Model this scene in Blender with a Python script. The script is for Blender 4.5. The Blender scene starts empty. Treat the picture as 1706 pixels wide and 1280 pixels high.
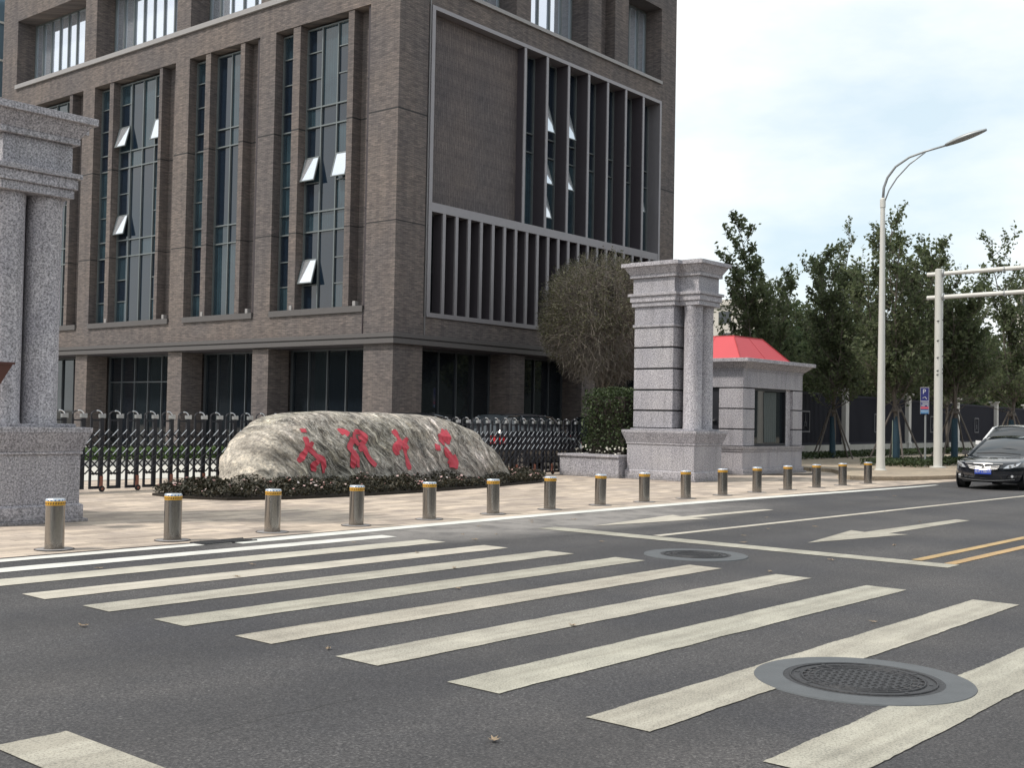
import bpy, bmesh, math, random
import numpy as np
from mathutils import Vector, Matrix, noise
R = math.radians
sc = bpy.context.scene
col = sc.collection
rnd = random.Random(7)
nr = np.random.RandomState(11)

# ------------------------------------------------------------------ camera
cam = bpy.data.objects.new('camera', bpy.data.cameras.new('camera'))
col.objects.link(cam)
sc.camera = cam
cam.data.sensor_width = 36
cam.data.lens = 1926.23 / 1706 * 36
cam.data.clip_end = 3000
_R = Vector((0.65249, -0.75757, 0.018534)); _U = Vector((-0.034749, -0.005479, 0.999381)); _F = Vector((0.757, 0.652731, 0.0299))
cam.matrix_world = Matrix(((_R.x, _U.x, -_F.x, 0), (_R.y, _U.y, -_F.y, 0), (_R.z, _U.z, -_F.z, 1.7), (0, 0, 0, 1)))

# ------------------------------------------------------------------ light, sky, exposure
SUN_AZ = R(150)      # direction towards the sun, measured from +X towards +Y
SUN_EL = R(52)
sun = bpy.data.objects.new('sun', bpy.data.lights.new('sun', 'SUN'))
col.objects.link(sun)
sun.data.energy = 2.4
sun.data.angle = R(5)
sun.data.color = (1.0, 0.93, 0.84)
_sd = Vector((math.cos(SUN_AZ) * math.cos(SUN_EL), math.sin(SUN_AZ) * math.cos(SUN_EL), math.sin(SUN_EL)))
sun.rotation_euler = (-_sd).to_track_quat('-Z', 'Y').to_euler()
world = bpy.data.worlds.new('World'); sc.world = world; world.use_nodes = True
wn = world.node_tree.nodes; wl = world.node_tree.links
bg = wn['Background']; bg.inputs[1].default_value = 0.125
sky = wn.new('ShaderNodeTexSky'); sky.sky_type = 'NISHITA'; sky.sun_disc = False
sky.sun_elevation = SUN_EL; sky.sun_rotation = math.pi / 2 - SUN_AZ
sky.air_density = 1.0; sky.dust_density = 2.0
tc = wn.new('ShaderNodeTexCoord')
mp = wn.new('ShaderNodeMapping'); mp.inputs['Scale'].default_value = (1, 1, 2.6)
nz = wn.new('ShaderNodeTexNoise'); nz.inputs['Scale'].default_value = 2.2; nz.inputs['Detail'].default_value = 7; nz.inputs['Roughness'].default_value = .55
rp = wn.new('ShaderNodeValToRGB'); rp.color_ramp.elements[0].position = .34; rp.color_ramp.elements[1].position = .62
rp.color_ramp.elements[0].color = (.05, .05, .05, 1)
mx = wn.new('ShaderNodeMix'); mx.data_type = 'RGBA'; mx.inputs[7].default_value = (6.6, 6.6, 6.5, 1)
mp.inputs['Location'].default_value = (.9, .3, .55)
pb = wn.new('ShaderNodeMix'); pb.data_type = 'RGBA'; pb.inputs[0].default_value = .8; pb.inputs[7].default_value = (4.25, 5.1, 5.5, 1); wl.new(sky.outputs[0], pb.inputs[6])
wl.new(tc.outputs['Generated'], mp.inputs[0]); wl.new(mp.outputs[0], nz.inputs['Vector']); wl.new(nz.outputs[0], rp.inputs[0])
wl.new(rp.outputs[0], mx.inputs[0]); wl.new(pb.outputs[2], mx.inputs[6]); wl.new(mx.outputs[2], bg.inputs[0])
sc.view_settings.view_transform = 'Standard'; sc.view_settings.look = 'None'
sc.view_settings.exposure = 0.56; sc.view_settings.gamma = 1.0
sc.render.engine = 'CYCLES'
sc.cycles.max_bounces = 5; sc.cycles.diffuse_bounces = 3; sc.cycles.glossy_bounces = 3; sc.cycles.transmission_bounces = 2

# ------------------------------------------------------------------ materials
def new_mat(name):
    m = bpy.data.materials.new(name); m.use_nodes = True
    return m, m.node_tree.nodes, m.node_tree.links, m.node_tree.nodes['Principled BSDF']

def plain(name, c, rough=.6, metal=0., noise_amt=.12, scale=6., spec=.5, bump=0., bscale=60, coat=0.):
    """one colour, gently varied over the surface"""
    m, n, l, b = new_mat(name)
    b.inputs['Roughness'].default_value = rough; b.inputs['Metallic'].default_value = metal
    b.inputs['Specular IOR Level'].default_value = spec
    b.inputs['Coat Weight'].default_value = coat
    t = n.new('ShaderNodeTexCoord'); z = n.new('ShaderNodeTexNoise'); z.inputs['Scale'].default_value = scale; z.inputs['Detail'].default_value = 6
    x = n.new('ShaderNodeMix'); x.data_type = 'RGBA'
    x.inputs[6].default_value = (*[v * (1 - noise_amt) for v in c], 1); x.inputs[7].default_value = (*[min(1, v * (1 + noise_amt)) for v in c], 1)
    l.new(t.outputs['Object'], z.inputs['Vector']); l.new(z.outputs[0], x.inputs[0]); l.new(x.outputs[2], b.inputs['Base Color'])
    if bump:
        z2 = n.new('ShaderNodeTexNoise'); z2.inputs['Scale'].default_value = bscale; z2.inputs['Detail'].default_value = 4
        bp = n.new('ShaderNodeBump'); bp.inputs['Strength'].default_value = bump; bp.inputs['Distance'].default_value = .02
        l.new(t.outputs['Object'], z2.inputs['Vector']); l.new(z2.outputs[0], bp.inputs['Height']); l.new(bp.outputs[0], b.inputs['Normal'])
    return m

def ramp(n, stops):
    r = n.new('ShaderNodeValToRGB'); e = r.color_ramp.elements
    while len(e) < len(stops): e.new(.5)
    for i, (p, c) in enumerate(stops):
        e[i].position = p; e[i].color = (*c, 1)
    return r

def math_node(n, l, op, a, b=None, c=None):
    k = n.new('ShaderNodeMath'); k.operation = op
    for i, v in enumerate((a, b, c)):
        if v is None: continue
        if isinstance(v, (int, float)): k.inputs[i].default_value = v
        else: l.new(v, k.inputs[i])
    return k.outputs[0]

def mixc(n, l, f, a, b, mode='MIX'):
    k = n.new('ShaderNodeMix'); k.data_type = 'RGBA'; k.blend_type = mode
    for i, v in ((0, f), (6, a), (7, b)):
        if isinstance(v, (int, float)): k.inputs[i].default_value = v
        elif isinstance(v, tuple): k.inputs[i].default_value = (*v, 1)
        else: l.new(v, k.inputs[i])
    return k.outputs[2]

def tex(n, l, kind, vec, scale, **kw):
    t = n.new(kind); t.inputs['Scale'].default_value = scale
    for k, v in kw.items():
        if k in t.inputs: t.inputs[k].default_value = v
        else: setattr(t, k, v)
    l.new(vec, t.inputs['Vector'])
    return t

def granite(name, tint=(1, 1, 1), lo=.11, hi=.56, mid=.33):
    m, n, l, b = new_mat(name)
    t = n.new('ShaderNodeTexCoord').outputs['Object']
    a = tex(n, l, 'ShaderNodeTexNoise', t, 34, Detail=5, Roughness=.75)
    v = tex(n, l, 'ShaderNodeTexVoronoi', t, 62)
    big = tex(n, l, 'ShaderNodeTexNoise', t, 1.3, Detail=3)
    r = ramp(n, [(.36, (lo, lo, lo * 1.03)), (.5, (mid, mid, mid * 1.02)), (.64, (hi, hi, hi))])
    l.new(a.outputs[0], r.inputs[0])
    r2 = ramp(n, [(.0, (.62, .62, .62)), (.45, (1, 1, 1)), (1., (1.2, 1.18, 1.16))]); l.new(v.outputs['Color'], r2.inputs[0])
    c = mixc(n, l, .8, r.outputs[0], r2.outputs[0], 'MULTIPLY')
    r3 = ramp(n, [(.3, (.88, .88, .9)), (.7, (1.06, 1.05, 1.03))]); l.new(big.outputs[0], r3.inputs[0])
    c = mixc(n, l, 1., c, r3.outputs[0], 'MULTIPLY')
    mps = n.new('ShaderNodeMapping'); mps.inputs['Scale'].default_value = (4, 4, .35); l.new(t, mps.inputs[0])
    sk = tex(n, l, 'ShaderNodeTexNoise', mps.outputs[0], 1.5, Detail=5)
    r4 = ramp(n, [(.34, (.80, .80, .80)), (.5, (1, 1, 1)), (.7, (1.05, 1.05, 1.05))]); l.new(sk.outputs[0], r4.inputs[0])
    c = mixc(n, l, .8, c, r4.outputs[0], 'MULTIPLY')
    gi = n.new('ShaderNodeNewGeometry')
    r8 = ramp(n, [(0., (.88, .88, .9)), (.5, (1., .99, .98)), (1., (1.08, 1.06, 1.06))]); l.new(gi.outputs['Random Per Island'], r8.inputs[0])
    c = mixc(n, l, 1., c, r8.outputs[0], 'MULTIPLY')
    # grime splashed up from the paving
    sg_ = n.new('ShaderNodeSeparateXYZ'); l.new(t, sg_.inputs[0])
    gr_ = math_node(n, l, 'MAXIMUM', math_node(n, l, 'SUBTRACT', math_node(n, l, 'MULTIPLY', sk.outputs[0], .5), math_node(n, l, 'MULTIPLY', sg_.outputs[2], 1.6)), 0.)
    c = mixc(n, l, math_node(n, l, 'MINIMUM', math_node(n, l, 'MULTIPLY', gr_, 2.2), .5), c, (.14, .13, .115))
    c = mixc(n, l, 1., c, tint, 'MULTIPLY')
    l.new(c, b.inputs['Base Color']); b.inputs['Roughness'].default_value = .72
    bp = n.new('ShaderNodeBump'); bp.inputs['Strength'].default_value = .25; bp.inputs['Distance'].default_value = .01
    l.new(a.outputs[0], bp.inputs['Height']); l.new(bp.outputs[0], b.inputs['Normal'])
    return m

def brick(name, c1, c2, mort, bw=.24, bh=.065, joints=True, wall_noise=.3, rot=False):
    m, n, l, b = new_mat(name)
    t = n.new('ShaderNodeTexCoord').outputs['Object']
    s = n.new('ShaderNodeSeparateXYZ'); l.new(t, s.inputs[0])
    h = math_node(n, l, 'ADD', s.outputs[0], s.outputs[1])
    cb = n.new('ShaderNodeCombineXYZ')
    if rot: l.new(s.outputs[2], cb.inputs[0]); l.new(h, cb.inputs[1])
    else: l.new(h, cb.inputs[0]); l.new(s.outputs[2], cb.inputs[1])
    k = n.new('ShaderNodeTexBrick'); l.new(cb.outputs[0], k.inputs['Vector'])
    k.inputs['Color1'].default_value = (*c1, 1); k.inputs['Color2'].default_value = (*c2, 1); k.inputs['Mortar'].default_value = (*mort, 1)
    k.inputs['Scale'].default_value = 1; k.inputs['Brick Width'].default_value = bw; k.inputs['Row Height'].default_value = bh
    k.inputs['Mortar Size'].default_value = .007; k.inputs['Bias'].default_value = -.1
    # every brick row also varies in longer runs, the way mixed batches lie in a wall
    mp = n.new('ShaderNodeMapping'); mp.inputs['Scale'].default_value = (1.9, 9., 1); l.new(cb.outputs[0], mp.inputs[0])
    a = tex(n, l, 'ShaderNodeTexNoise', mp.outputs[0], 1.6, Detail=4, Roughness=.6)
    r = ramp(n, [(.34, (1 - wall_noise, 1 - wall_noise, 1 - wall_noise * .95)), (.5, (1, 1, 1)), (.68, (1 + wall_noise, 1 + wall_noise * .85, 1 + wall_noise * .8))]); l.new(a.outputs[0], r.inputs[0])
    c = mixc(n, l, 1., k.outputs[0], r.outputs[0], 'MULTIPLY')
    big = tex(n, l, 'ShaderNodeTexNoise', t, .35, Detail=3)
    r2 = ramp(n, [(.35, (.86, .86, .9)), (.65, (1.12, 1.06, 1.02))]); l.new(big.outputs[0], r2.inputs[0])
    c = mixc(n, l, 1., c, r2.outputs[0], 'MULTIPLY')
    mpv = n.new('ShaderNodeMapping'); mpv.inputs['Scale'].default_value = (2.2, .12, 1); l.new(cb.outputs[0], mpv.inputs[0])
    sv = tex(n, l, 'ShaderNodeTexNoise', mpv.outputs[0], 1.4, Detail=5)
    r3 = ramp(n, [(.36, (.82, .82, .84)), (.52, (1, 1, 1)), (.68, (1.1, 1.09, 1.07))]); l.new(sv.outputs[0], r3.inputs[0])
    c = mixc(n, l, .85, c, r3.outputs[0], 'MULTIPLY')
    if joints:
        for zj in (8.44, 12.32):
            d = math_node(n, l, 'ABSOLUTE', math_node(n, l, 'SUBTRACT', s.outputs[2], zj))
            f = math_node(n, l, 'LESS_THAN', d, .022)
            c = mixc(n, l, f, c, (.018, .018, .02))
    l.new(c, b.inputs['Base Color']); b.inputs['Roughness'].default_value = .85
    bp = n.new('ShaderNodeBump'); bp.inputs['Strength'].default_value = .6; bp.inputs['Distance'].default_value = .012
    l.new(k.outputs['Fac'], bp.inputs['Height']); bp.invert = True; l.new(bp.outputs[0], b.inputs['Normal'])
    return m

def glass(name, dark, tint, coated=0., rough=.04):
    """opaque-looking pane of a dim room: dark rooms and pale curtains differ from pane to pane"""
    m, n, l, b = new_mat(name)
    g = n.new('ShaderNodeNewGeometry')
    t = n.new('ShaderNodeTexCoord').outputs['Object']
    s = n.new('ShaderNodeSeparateXYZ'); l.new(t, s.inputs[0])
    h = math_node(n, l, 'ADD', s.outputs[0], s.outputs[1])
    w = math_node(n, l, 'SINE', math_node(n, l, 'MULTIPLY', h, 46.))
    nz = tex(n, l, 'ShaderNodeTexNoise', t, 1.1, Detail=3)
    fold = math_node(n, l, 'MULTIPLY_ADD', w, .16, .8)
    fac = math_node(n, l, 'MULTIPLY', fold, math_node(n, l, 'GREATER_THAN', g.outputs['Random Per Island'], .55))
    fac = math_node(n, l, 'MULTIPLY', fac, nz.outputs[0])
    c = mixc(n, l, fac, dark, tint)
    l.new(c, b.inputs['Base Color'])
    b.inputs['Roughness'].default_value = rough; b.inputs['IOR'].default_value = 1.75
    if coated:
        r = math_node(n, l, 'GREATER_THAN', g.outputs['Random Per Island'], .34)
        l.new(mixc(n, l, r, c, (.72, .78, .88)), b.inputs['Base Color'])
        l.new(math_node(n, l, 'MULTIPLY', r, coated), b.inputs['Metallic'])
    return m

def steel_mat():
    m, n, l, b = new_mat('brushed stainless steel'); t = n.new('ShaderNodeTexCoord').outputs['Object']
    oi = n.new('ShaderNodeObjectInfo'); mp_ = n.new('ShaderNodeMapping'); mp_.inputs['Scale'].default_value = (30, 30, 1.5); l.new(t, mp_.inputs[0])
    a = tex(n, l, 'ShaderNodeTexNoise', mp_.outputs[0], 1.5, Detail=5)
    c = mixc(n, l, a.outputs[0], (.27, .26, .25), (.44, .42, .40))
    r = ramp(n, [(0., (.82, .82, .82)), (1., (1.1, 1.08, 1.05))]); l.new(oi.outputs['Random'], r.inputs[0])
    c = mixc(n, l, 1., c, r.outputs[0], 'MULTIPLY')
    s = n.new('ShaderNodeSeparateXYZ'); l.new(t, s.inputs[0]); d = tex(n, l, 'ShaderNodeTexNoise', t, 26, Detail=6)
    g = math_node(n, l, 'MAXIMUM', math_node(n, l, 'SUBTRACT', d.outputs[0], math_node(n, l, 'MULTIPLY_ADD', s.outputs[2], 4., .15)), 0.)
    f = math_node(n, l, 'MINIMUM', math_node(n, l, 'MULTIPLY', g, 3.), .8)
    l.new(mixc(n, l, f, c, (.12, .10, .08)), b.inputs['Base Color'])
    l.new(math_node(n, l, 'SUBTRACT', 1., f), b.inputs['Metallic'])
    l.new(math_node(n, l, 'MULTIPLY_ADD', a.outputs[0], .16, .14), b.inputs['Roughness'])
    return m

def leaf_mat(name, a, b_, trans=.25):
    m, n, l, b = new_mat(name)
    g = n.new('ShaderNodeNewGeometry')
    c = mixc(n, l, g.outputs['Random Per Island'], a, b_)
    l.new(c, b.inputs['Base Color']); b.inputs['Roughness'].default_value = .55; b.inputs['Specular IOR Level'].default_value = .35
    tr = n.new('ShaderNodeBsdfTranslucent'); l.new(c, tr.inputs[0])
    mxs = n.new('ShaderNodeMixShader'); mxs.inputs[0].default_value = trans
    l.new(b.outputs[0], mxs.inputs[1]); l.new(tr.outputs[0], mxs.inputs[2])
    l.new(mxs.outputs[0], n['Material Output'].inputs[0])
    return m

def asphalt():
    m, n, l, b = new_mat('asphalt')
    t = n.new('ShaderNodeTexCoord').outputs['Object']
    a = tex(n, l, 'ShaderNodeTexNoise', t, 55, Detail=8, Roughness=.85)
    v = tex(n, l, 'ShaderNodeTexVoronoi', t, 80)
    big = tex(n, l, 'ShaderNodeTexNoise', t, .45, Detail=5, Roughness=.6)
    r = ramp(n, [(.36, (.018, .018, .02)), (.5, (.058, .057, .059)), (.64, (.14, .138, .135))]); l.new(a.outputs[0], r.inputs[0])
    r2 = ramp(n, [(0., (.7, .7, .7)), (.7, (1, 1, 1)), (1., (1.9, 1.9, 1.85))]); l.new(v.outputs['Color'], r2.inputs[0])
    c = mixc(n, l, .8, r.outputs[0], r2.outputs[0], 'MULTIPLY')
    c = mixc(n, l, 1., c, (1., 1.01, 1.04), 'MULTIPLY')
    r3 = ramp(n, [(.34, (.76, .77, .82)), (.5, (1.0, .99, .99)), (.66, (1.28, 1.24, 1.2))]); l.new(big.outputs[0], r3.inputs[0])
    c = mixc(n, l, 1., c, r3.outputs[0], 'MULTIPLY')
    s0 = n.new('ShaderNodeSeparateXYZ'); l.new(t, s0.inputs[0])
    trk = math_node(n, l, 'SINE', math_node(n, l, 'MULTIPLY_ADD', s0.outputs[1], 3.6, .8))
    mpt = n.new('ShaderNodeMapping'); mpt.inputs['Scale'].default_value = (.12, 1.2, 1); l.new(t, mpt.inputs[0])
    tn = tex(n, l, 'ShaderNodeTexNoise', mpt.outputs[0], 1.4, Detail=5)
    tf = math_node(n, l, 'MULTIPLY', math_node(n, l, 'MULTIPLY_ADD', trk, .5, .5), tn.outputs[0])
    c = mixc(n, l, math_node(n, l, 'MULTIPLY', tf, .55), c, (.028, .028, .03))
    # cement dust tracked out of the gateway
    s = n.new('ShaderNodeSeparateXYZ'); l.new(t, s.inputs[0])
    dx = math_node(n, l, 'POWER', math_node(n, l, 'DIVIDE', math_node(n, l, 'SUBTRACT', s.outputs[0], 15.5), 7.), 2.)
    dy = math_node(n, l, 'POWER', math_node(n, l, 'DIVIDE', math_node(n, l, 'SUBTRACT', s.outputs[1], 12.3), 1.9), 2.)
    d = math_node(n, l, 'SUBTRACT', 1., math_node(n, l, 'ADD', dx, dy)); d = math_node(n, l, 'MAXIMUM', d, 0.)
    d2 = tex(n, l, 'ShaderNodeTexNoise', t, 1.6, Detail=8, Roughness=.7)
    dust = math_node(n, l, 'MULTIPLY', d, math_node(n, l, 'MULTIPLY', math_node(n, l, 'SUBTRACT', d2.outputs[0], .22), 2.3))
    dust = math_node(n, l, 'MINIMUM', dust, .7)
    c = mixc(n, l, dust, c, (.30, .285, .27))
    # a thin wandering crack
    cr = tex(n, l, 'ShaderNodeTexNoise', t, .8, Detail=3)
    cy = math_node(n, l, 'MULTIPLY_ADD', cr.outputs[0], .5, 4.95)
    cd = math_node(n, l, 'LESS_THAN', math_node(n, l, 'ABSOLUTE', math_node(n, l, 'SUBTRACT', s.outputs[1], cy)), .006)
    cl = math_node(n, l, 'MULTIPLY', cd, math_node(n, l, 'LESS_THAN', math_node(n, l, 'ABSOLUTE', math_node(n, l, 'SUBTRACT', s.outputs[0], 4.2)), .55))
    c = mixc(n, l, math_node(n, l, 'MULTIPLY', cl, .8), c, (.015, .015, .015))
    l.new(c, b.inputs['Base Color']); b.inputs['Roughness'].default_value = .82; b.inputs['Specular IOR Level'].default_value = .35
    bp = n.new('ShaderNodeBump'); bp.inputs['Strength'].default_value = .5; bp.inputs['Distance'].default_value = .01
    l.new(a.outputs[0], bp.inputs['Height']); l.new(bp.outputs[0], b.inputs['Normal'])
    return m

def paint(name, c, wear=.5):
    m, n, l, b = new_mat(name)
    t = n.new('ShaderNodeTexCoord').outputs['Object']
    a = tex(n, l, 'ShaderNodeTexNoise', t, 70, Detail=6, Roughness=.8)
    g = tex(n, l, 'ShaderNodeTexNoise', t, 2.2, Detail=6, Roughness=.65)
    r0 = ramp(n, [(.3, tuple(x * .84 for x in c)), (.7, tuple(min(1, x * 1.1) for x in c))]); l.new(g.outputs[0], r0.inputs[0])
    sm = math_node(n, l, 'ADD', math_node(n, l, 'MULTIPLY', a.outputs[0], .95), math_node(n, l, 'MULTIPLY', g.outputs[0], .12))
    r = ramp(n, [(.36 + .1 * wear, (1, 1, 1)), (.50 + .08 * wear, (0, 0, 0))]); l.new(sm, r.inputs[0])
    f = math_node(n, l, 'MULTIPLY', r.outputs[0], wear)
    col_ = mixc(n, l, f, r0.outputs[0], (.11, .107, .10))
    mp = n.new('ShaderNodeMapping'); mp.inputs['Scale'].default_value = (.35, 5, 1); l.new(t, mp.inputs[0])
    st = tex(n, l, 'ShaderNodeTexNoise', mp.outputs[0], 1.5, Detail=5)
    r4 = ramp(n, [(.38, (.74, .73, .72)), (.6, (1, 1, 1))]); l.new(st.outputs[0], r4.inputs[0])
    col_ = mixc(n, l, .8 * min(1., wear + .3), col_, r4.outputs[0], 'MULTIPLY')
    gi = n.new('ShaderNodeNewGeometry')
    r7 = ramp(n, [(0., (.84, .83, .82)), (.35, (1.0, .95, .92)), (.7, (.95, .97, .93)), (1., (1.06, 1.05, 1.03))]); l.new(gi.outputs['Random Per Island'], r7.inputs[0])
    col_ = mixc(n, l, 1., col_, r7.outputs[0], 'MULTIPLY')
    l.new(col_, b.inputs['Base Color']); b.inputs['Roughness'].default_value = .7
    bp = n.new('ShaderNodeBump'); bp.inputs['Strength'].default_value = .3; bp.inputs['Distance'].default_value = .01
    l.new(a.outputs[0], bp.inputs['Height']); l.new(bp.outputs[0], b.inputs['Normal'])
    return m

def pavers(name, c1, c2, mort, bw=.6, bh=.3, streak=.3):
    m, n, l, b = new_mat(name)
    t = n.new('ShaderNodeTexCoord').outputs['Object']
    k = n.new('ShaderNodeTexBrick'); l.new(t, k.inputs['Vector'])
    k.inputs['Color1'].default_value = (*c1, 1); k.inputs['Color2'].default_value = (*c2, 1); k.inputs['Mortar'].default_value = (*mort, 1)
    k.inputs['Scale'].default_value = 1; k.inputs['Brick Width'].default_value = bw; k.inputs['Row Height'].default_value = bh
    k.inputs['Mortar Size'].default_value = .006; k.inputs['Bias'].default_value = .0
    a = tex(n, l, 'ShaderNodeTexNoise', t, 1.0, Detail=7, Roughness=.65)
    r = ramp(n, [(.32, (1 - streak, 1 - streak, 1 - streak * .9)), (.6, (1.04, 1.03, 1.0))]); l.new(a.outputs[0], r.inputs[0])
    c = mixc(n, l, 1., k.outputs[0], r.outputs[0], 'MULTIPLY')
    f = tex(n, l, 'ShaderNodeTexNoise', t, 45, Detail=4, Roughness=.7)
    r2 = ramp(n, [(.3, (.84, .84, .85)), (.7, (1.12, 1.11, 1.1))]); l.new(f.outputs[0], r2.inputs[0])
    c = mixc(n, l, 1., c, r2.outputs[0], 'MULTIPLY')
    l.new(c, b.inputs['Base Color']); b.inputs['Roughness'].default_value = .8
    bp = n.new('ShaderNodeBump'); bp.inputs['Strength'].default_value = .4; bp.inputs['Distance'].default_value = .006
    l.new(k.outputs['Fac'], bp.inputs['Height']); bp.invert = True; l.new(bp.outputs[0], b.inputs['Normal'])
    return m

def rock():
    m, n, l, b = new_mat('banded landscape rock')
    t = n.new('ShaderNodeTexCoord').outputs['Object']
    w0 = tex(n, l, 'ShaderNodeTexNoise', t, .9, Detail=3)
    v = n.new('ShaderNodeVectorMath'); v.operation = 'MULTIPLY_ADD'
    l.new(w0.outputs['Color'], v.inputs[0]); v.inputs[1].default_value = (.55, .55, .55); l.new(t, v.inputs[2])
    mr = n.new('ShaderNodeMapping'); mr.inputs['Rotation'].default_value = (0, R(-50), 0); l.new(v.outputs[0], mr.inputs[0])
    mp = n.new('ShaderNodeMapping'); mp.inputs['Scale'].default_value = (1.1, 1.6, 5.6)
    l.new(mr.outputs[0], mp.inputs[0])
    st = tex(n, l, 'ShaderNodeTexNoise', mp.outputs[0], 1.25, Detail=12, Roughness=.7, Distortion=.5)
    fine = tex(n, l, 'ShaderNodeTexNoise', t, 17, Detail=8, Roughness=.75)
    bigc = tex(n, l, 'ShaderNodeTexNoise', t, .55, Detail=3)
    r = ramp(n, [(.36, (.06, .057, .054)), (.44, (.17, .158, .142)), (.5, (.27, .252, .225)), (.56, (.36, .34, .305)), (.61, (.80, .77, .73))]); l.new(st.outputs[0], r.inputs[0])
    r2 = ramp(n, [(.34, (.35, .35, .36)), (.5, (1, 1, 1)), (.66, (1.55, 1.5, 1.45))]); l.new(fine.outputs[0], r2.inputs[0])
    c = mixc(n, l, .9, r.outputs[0], r2.outputs[0], 'MULTIPLY')
    r3 = ramp(n, [(.38, (.80, .80, .72)), (.5, (1., .97, .93)), (.62, (1.12, 1.06, 1.08))]); l.new(bigc.outputs[0], r3.inputs[0])
    c = mixc(n, l, 1., c, r3.outputs[0], 'MULTIPLY')
    mp2 = n.new('ShaderNodeMapping'); mp2.inputs['Scale'].default_value = (.5, .8, 1.5); l.new(mr.outputs[0], mp2.inputs[0])
    bv = tex(n, l, 'ShaderNodeTexNoise', mp2.outputs[0], 1.6, Detail=5, Roughness=.6, Distortion=1.2)
    r5 = ramp(n, [(.36, (.42, .41, .40)), (.46, (.85, .84, .82)), (.55, (1.05, 1.04, 1.02)), (.63, (1.65, 1.6, 1.52))]); l.new(bv.outputs[0], r5.inputs[0])
    c = mixc(n, l, .9, c, r5.outputs[0], 'MULTIPLY')
    for sc_, wd_, tone in ((2.3, .022, (.66, .63, .58)), (4.1, .03, (.60, .57, .52)), (3.1, .02, (.07, .065, .06))):
        ln_ = tex(n, l, 'ShaderNodeTexNoise', mp.outputs[0], sc_ * .55, Detail=9, Roughness=.6, Distortion=.8)
        dl_ = math_node(n, l, 'ABSOLUTE', math_node(n, l, 'SUBTRACT', ln_.outputs[0], .47 + .013 * sc_))
        fl_ = math_node(n, l, 'MAXIMUM', math_node(n, l, 'SUBTRACT', 1., math_node(n, l, 'DIVIDE', dl_, wd_)), 0.)
        c = mixc(n, l, math_node(n, l, 'MULTIPLY', fl_, .75), c, tone)
    vc = tex(n, l, 'ShaderNodeTexVoronoi', mp.outputs[0], 1.3, feature='DISTANCE_TO_EDGE')
    r6 = ramp(n, [(0., (.22, .21, .2)), (.035, (1, 1, 1))]); l.new(vc.outputs[0], r6.inputs[0])
    c = mixc(n, l, .55, c, r6.outputs[0], 'MULTIPLY')
    # sunlight on the west end, painted in as a paler tone
    s = n.new('ShaderNodeSeparateXYZ'); l.new(t, s.inputs[0])
    e = math_node(n, l, 'MULTIPLY_ADD', s.outputs[0], -1.3, -3.75)
    e = math_node(n, l, 'ADD', e, math_node(n, l, 'MULTIPLY', w0.outputs[0], .6)); e = math_node(n, l, 'MAXIMUM', math_node(n, l, 'MINIMUM', e, 1.), 0.)
    pale = mixc(n, l, .8, mixc(n, l, 1., r2.outputs[0], (.50, .46, .40), 'MULTIPLY'), r5.outputs[0], 'MULTIPLY')
    c = mixc(n, l, math_node(n, l, 'MULTIPLY', e, .75), c, pale)
    l.new(c, b.inputs['Base Color']); b.inputs['Roughness'].default_value = .8
    hgt = math_node(n, l, 'MULTIPLY_ADD', fine.outputs[0], .25, st.outputs[0])
    bp = n.new('ShaderNodeBump'); bp.inputs['Strength'].default_value = .9; bp.inputs['Distance'].default_value = .12
    l.new(hgt, bp.inputs['Height']); l.new(bp.outputs[0], b.inputs['Normal'])
    return m

M = {}
M['granite'] = granite('grey granite', (.98, .97, 1.04))
M['granite_dark'] = plain('dark granite joint', (.05, .05, .055), .9)
M['brick'] = brick('brown clay brick', (.155, .134, .124), (.100, .087, .084), (.088, .082, .080))
M['tile'] = brick('vertical brown tile', (.125, .109, .107), (.100, .088, .088), (.06, .055, .053), .3, .1, False, .2, True)
M['metal'] = plain('grey-brown aluminium', (.17, .165, .17), .45, .3, .08)
M['nosing'] = plain('pale fin nosing', (.24, .23, .245), .45, .3, .08)
M['cornice'] = plain('dark brown cornice', (.095, .088, .088), .6, .1, .1)
M['sill'] = plain('pale grey coping', (.27, .26, .26), .55, 0, .1)
M['frame'] = plain('grey window aluminium', (.16, .18, .185), .4, .3, .08)
M['frame_dark'] = plain('dark window aluminium', (.09, .10, .11), .4, .3, .08)
M['glass'] = glass('dark window glass', (.008, .015, .026), (.042, .078, .095))
M['glass_low'] = glass('dark shopfront glass', (.008, .011, .016), (.02, .026, .03), 0, .03)
M['glass_sky'] = glass('coated reflective glass', (.012, .014, .022), (.05, .06, .07), .75)
M['glass_sash'] = plain('coated sash glass', (.8, .83, .88), .06, .75, .03)
M['dark_plate'] = plain('dark fin cladding', (.052, .045, .054), .6, 0, .1)
M['pipe'] = plain('brown downpipe', (.035, .026, .03), .5)
M['asphalt'] = asphalt()
M['paint'] = paint('worn road paint', (.42, .40, .35), .7)
M['paint_new'] = paint('fresh white road paint', (.66, .66, .65), .2)
M['paint_mid'] = paint('white road paint', (.50, .47, .42), .4)
M['paint_yellow'] = paint('worn yellow road paint', (.46, .32, .15), .6)
M['pavers'] = pavers('beige pavers', (.58, .495, .41), (.33, .28, .235), (.22, .19, .165), .6, .2, .34)
M['pavers_walk'] = pavers('buff footway pavers', (.42, .35, .26), (.33, .28, .22), (.2, .18, .15), .3, .15)
M['kerb'] = granite('kerb granite', (1.1, .92, .68), .18, .5, .34)
M['concrete'] = plain('concrete', (.092, .10, .108), .8, 0, .2, 5, .4, .3)
M['concrete_pale'] = plain('pale concrete', (.5, .49, .45), .8, 0, .12, 2, .4, .2)
M['iron'] = plain('cast iron', (.035, .036, .040), .6, .2, .3, 9, .5, .4, 40)
M['steel'] = steel_mat()
M['steel_rim'] = plain('bollard rim', (.6, .66, .72), .35, .6, .1)
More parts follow.
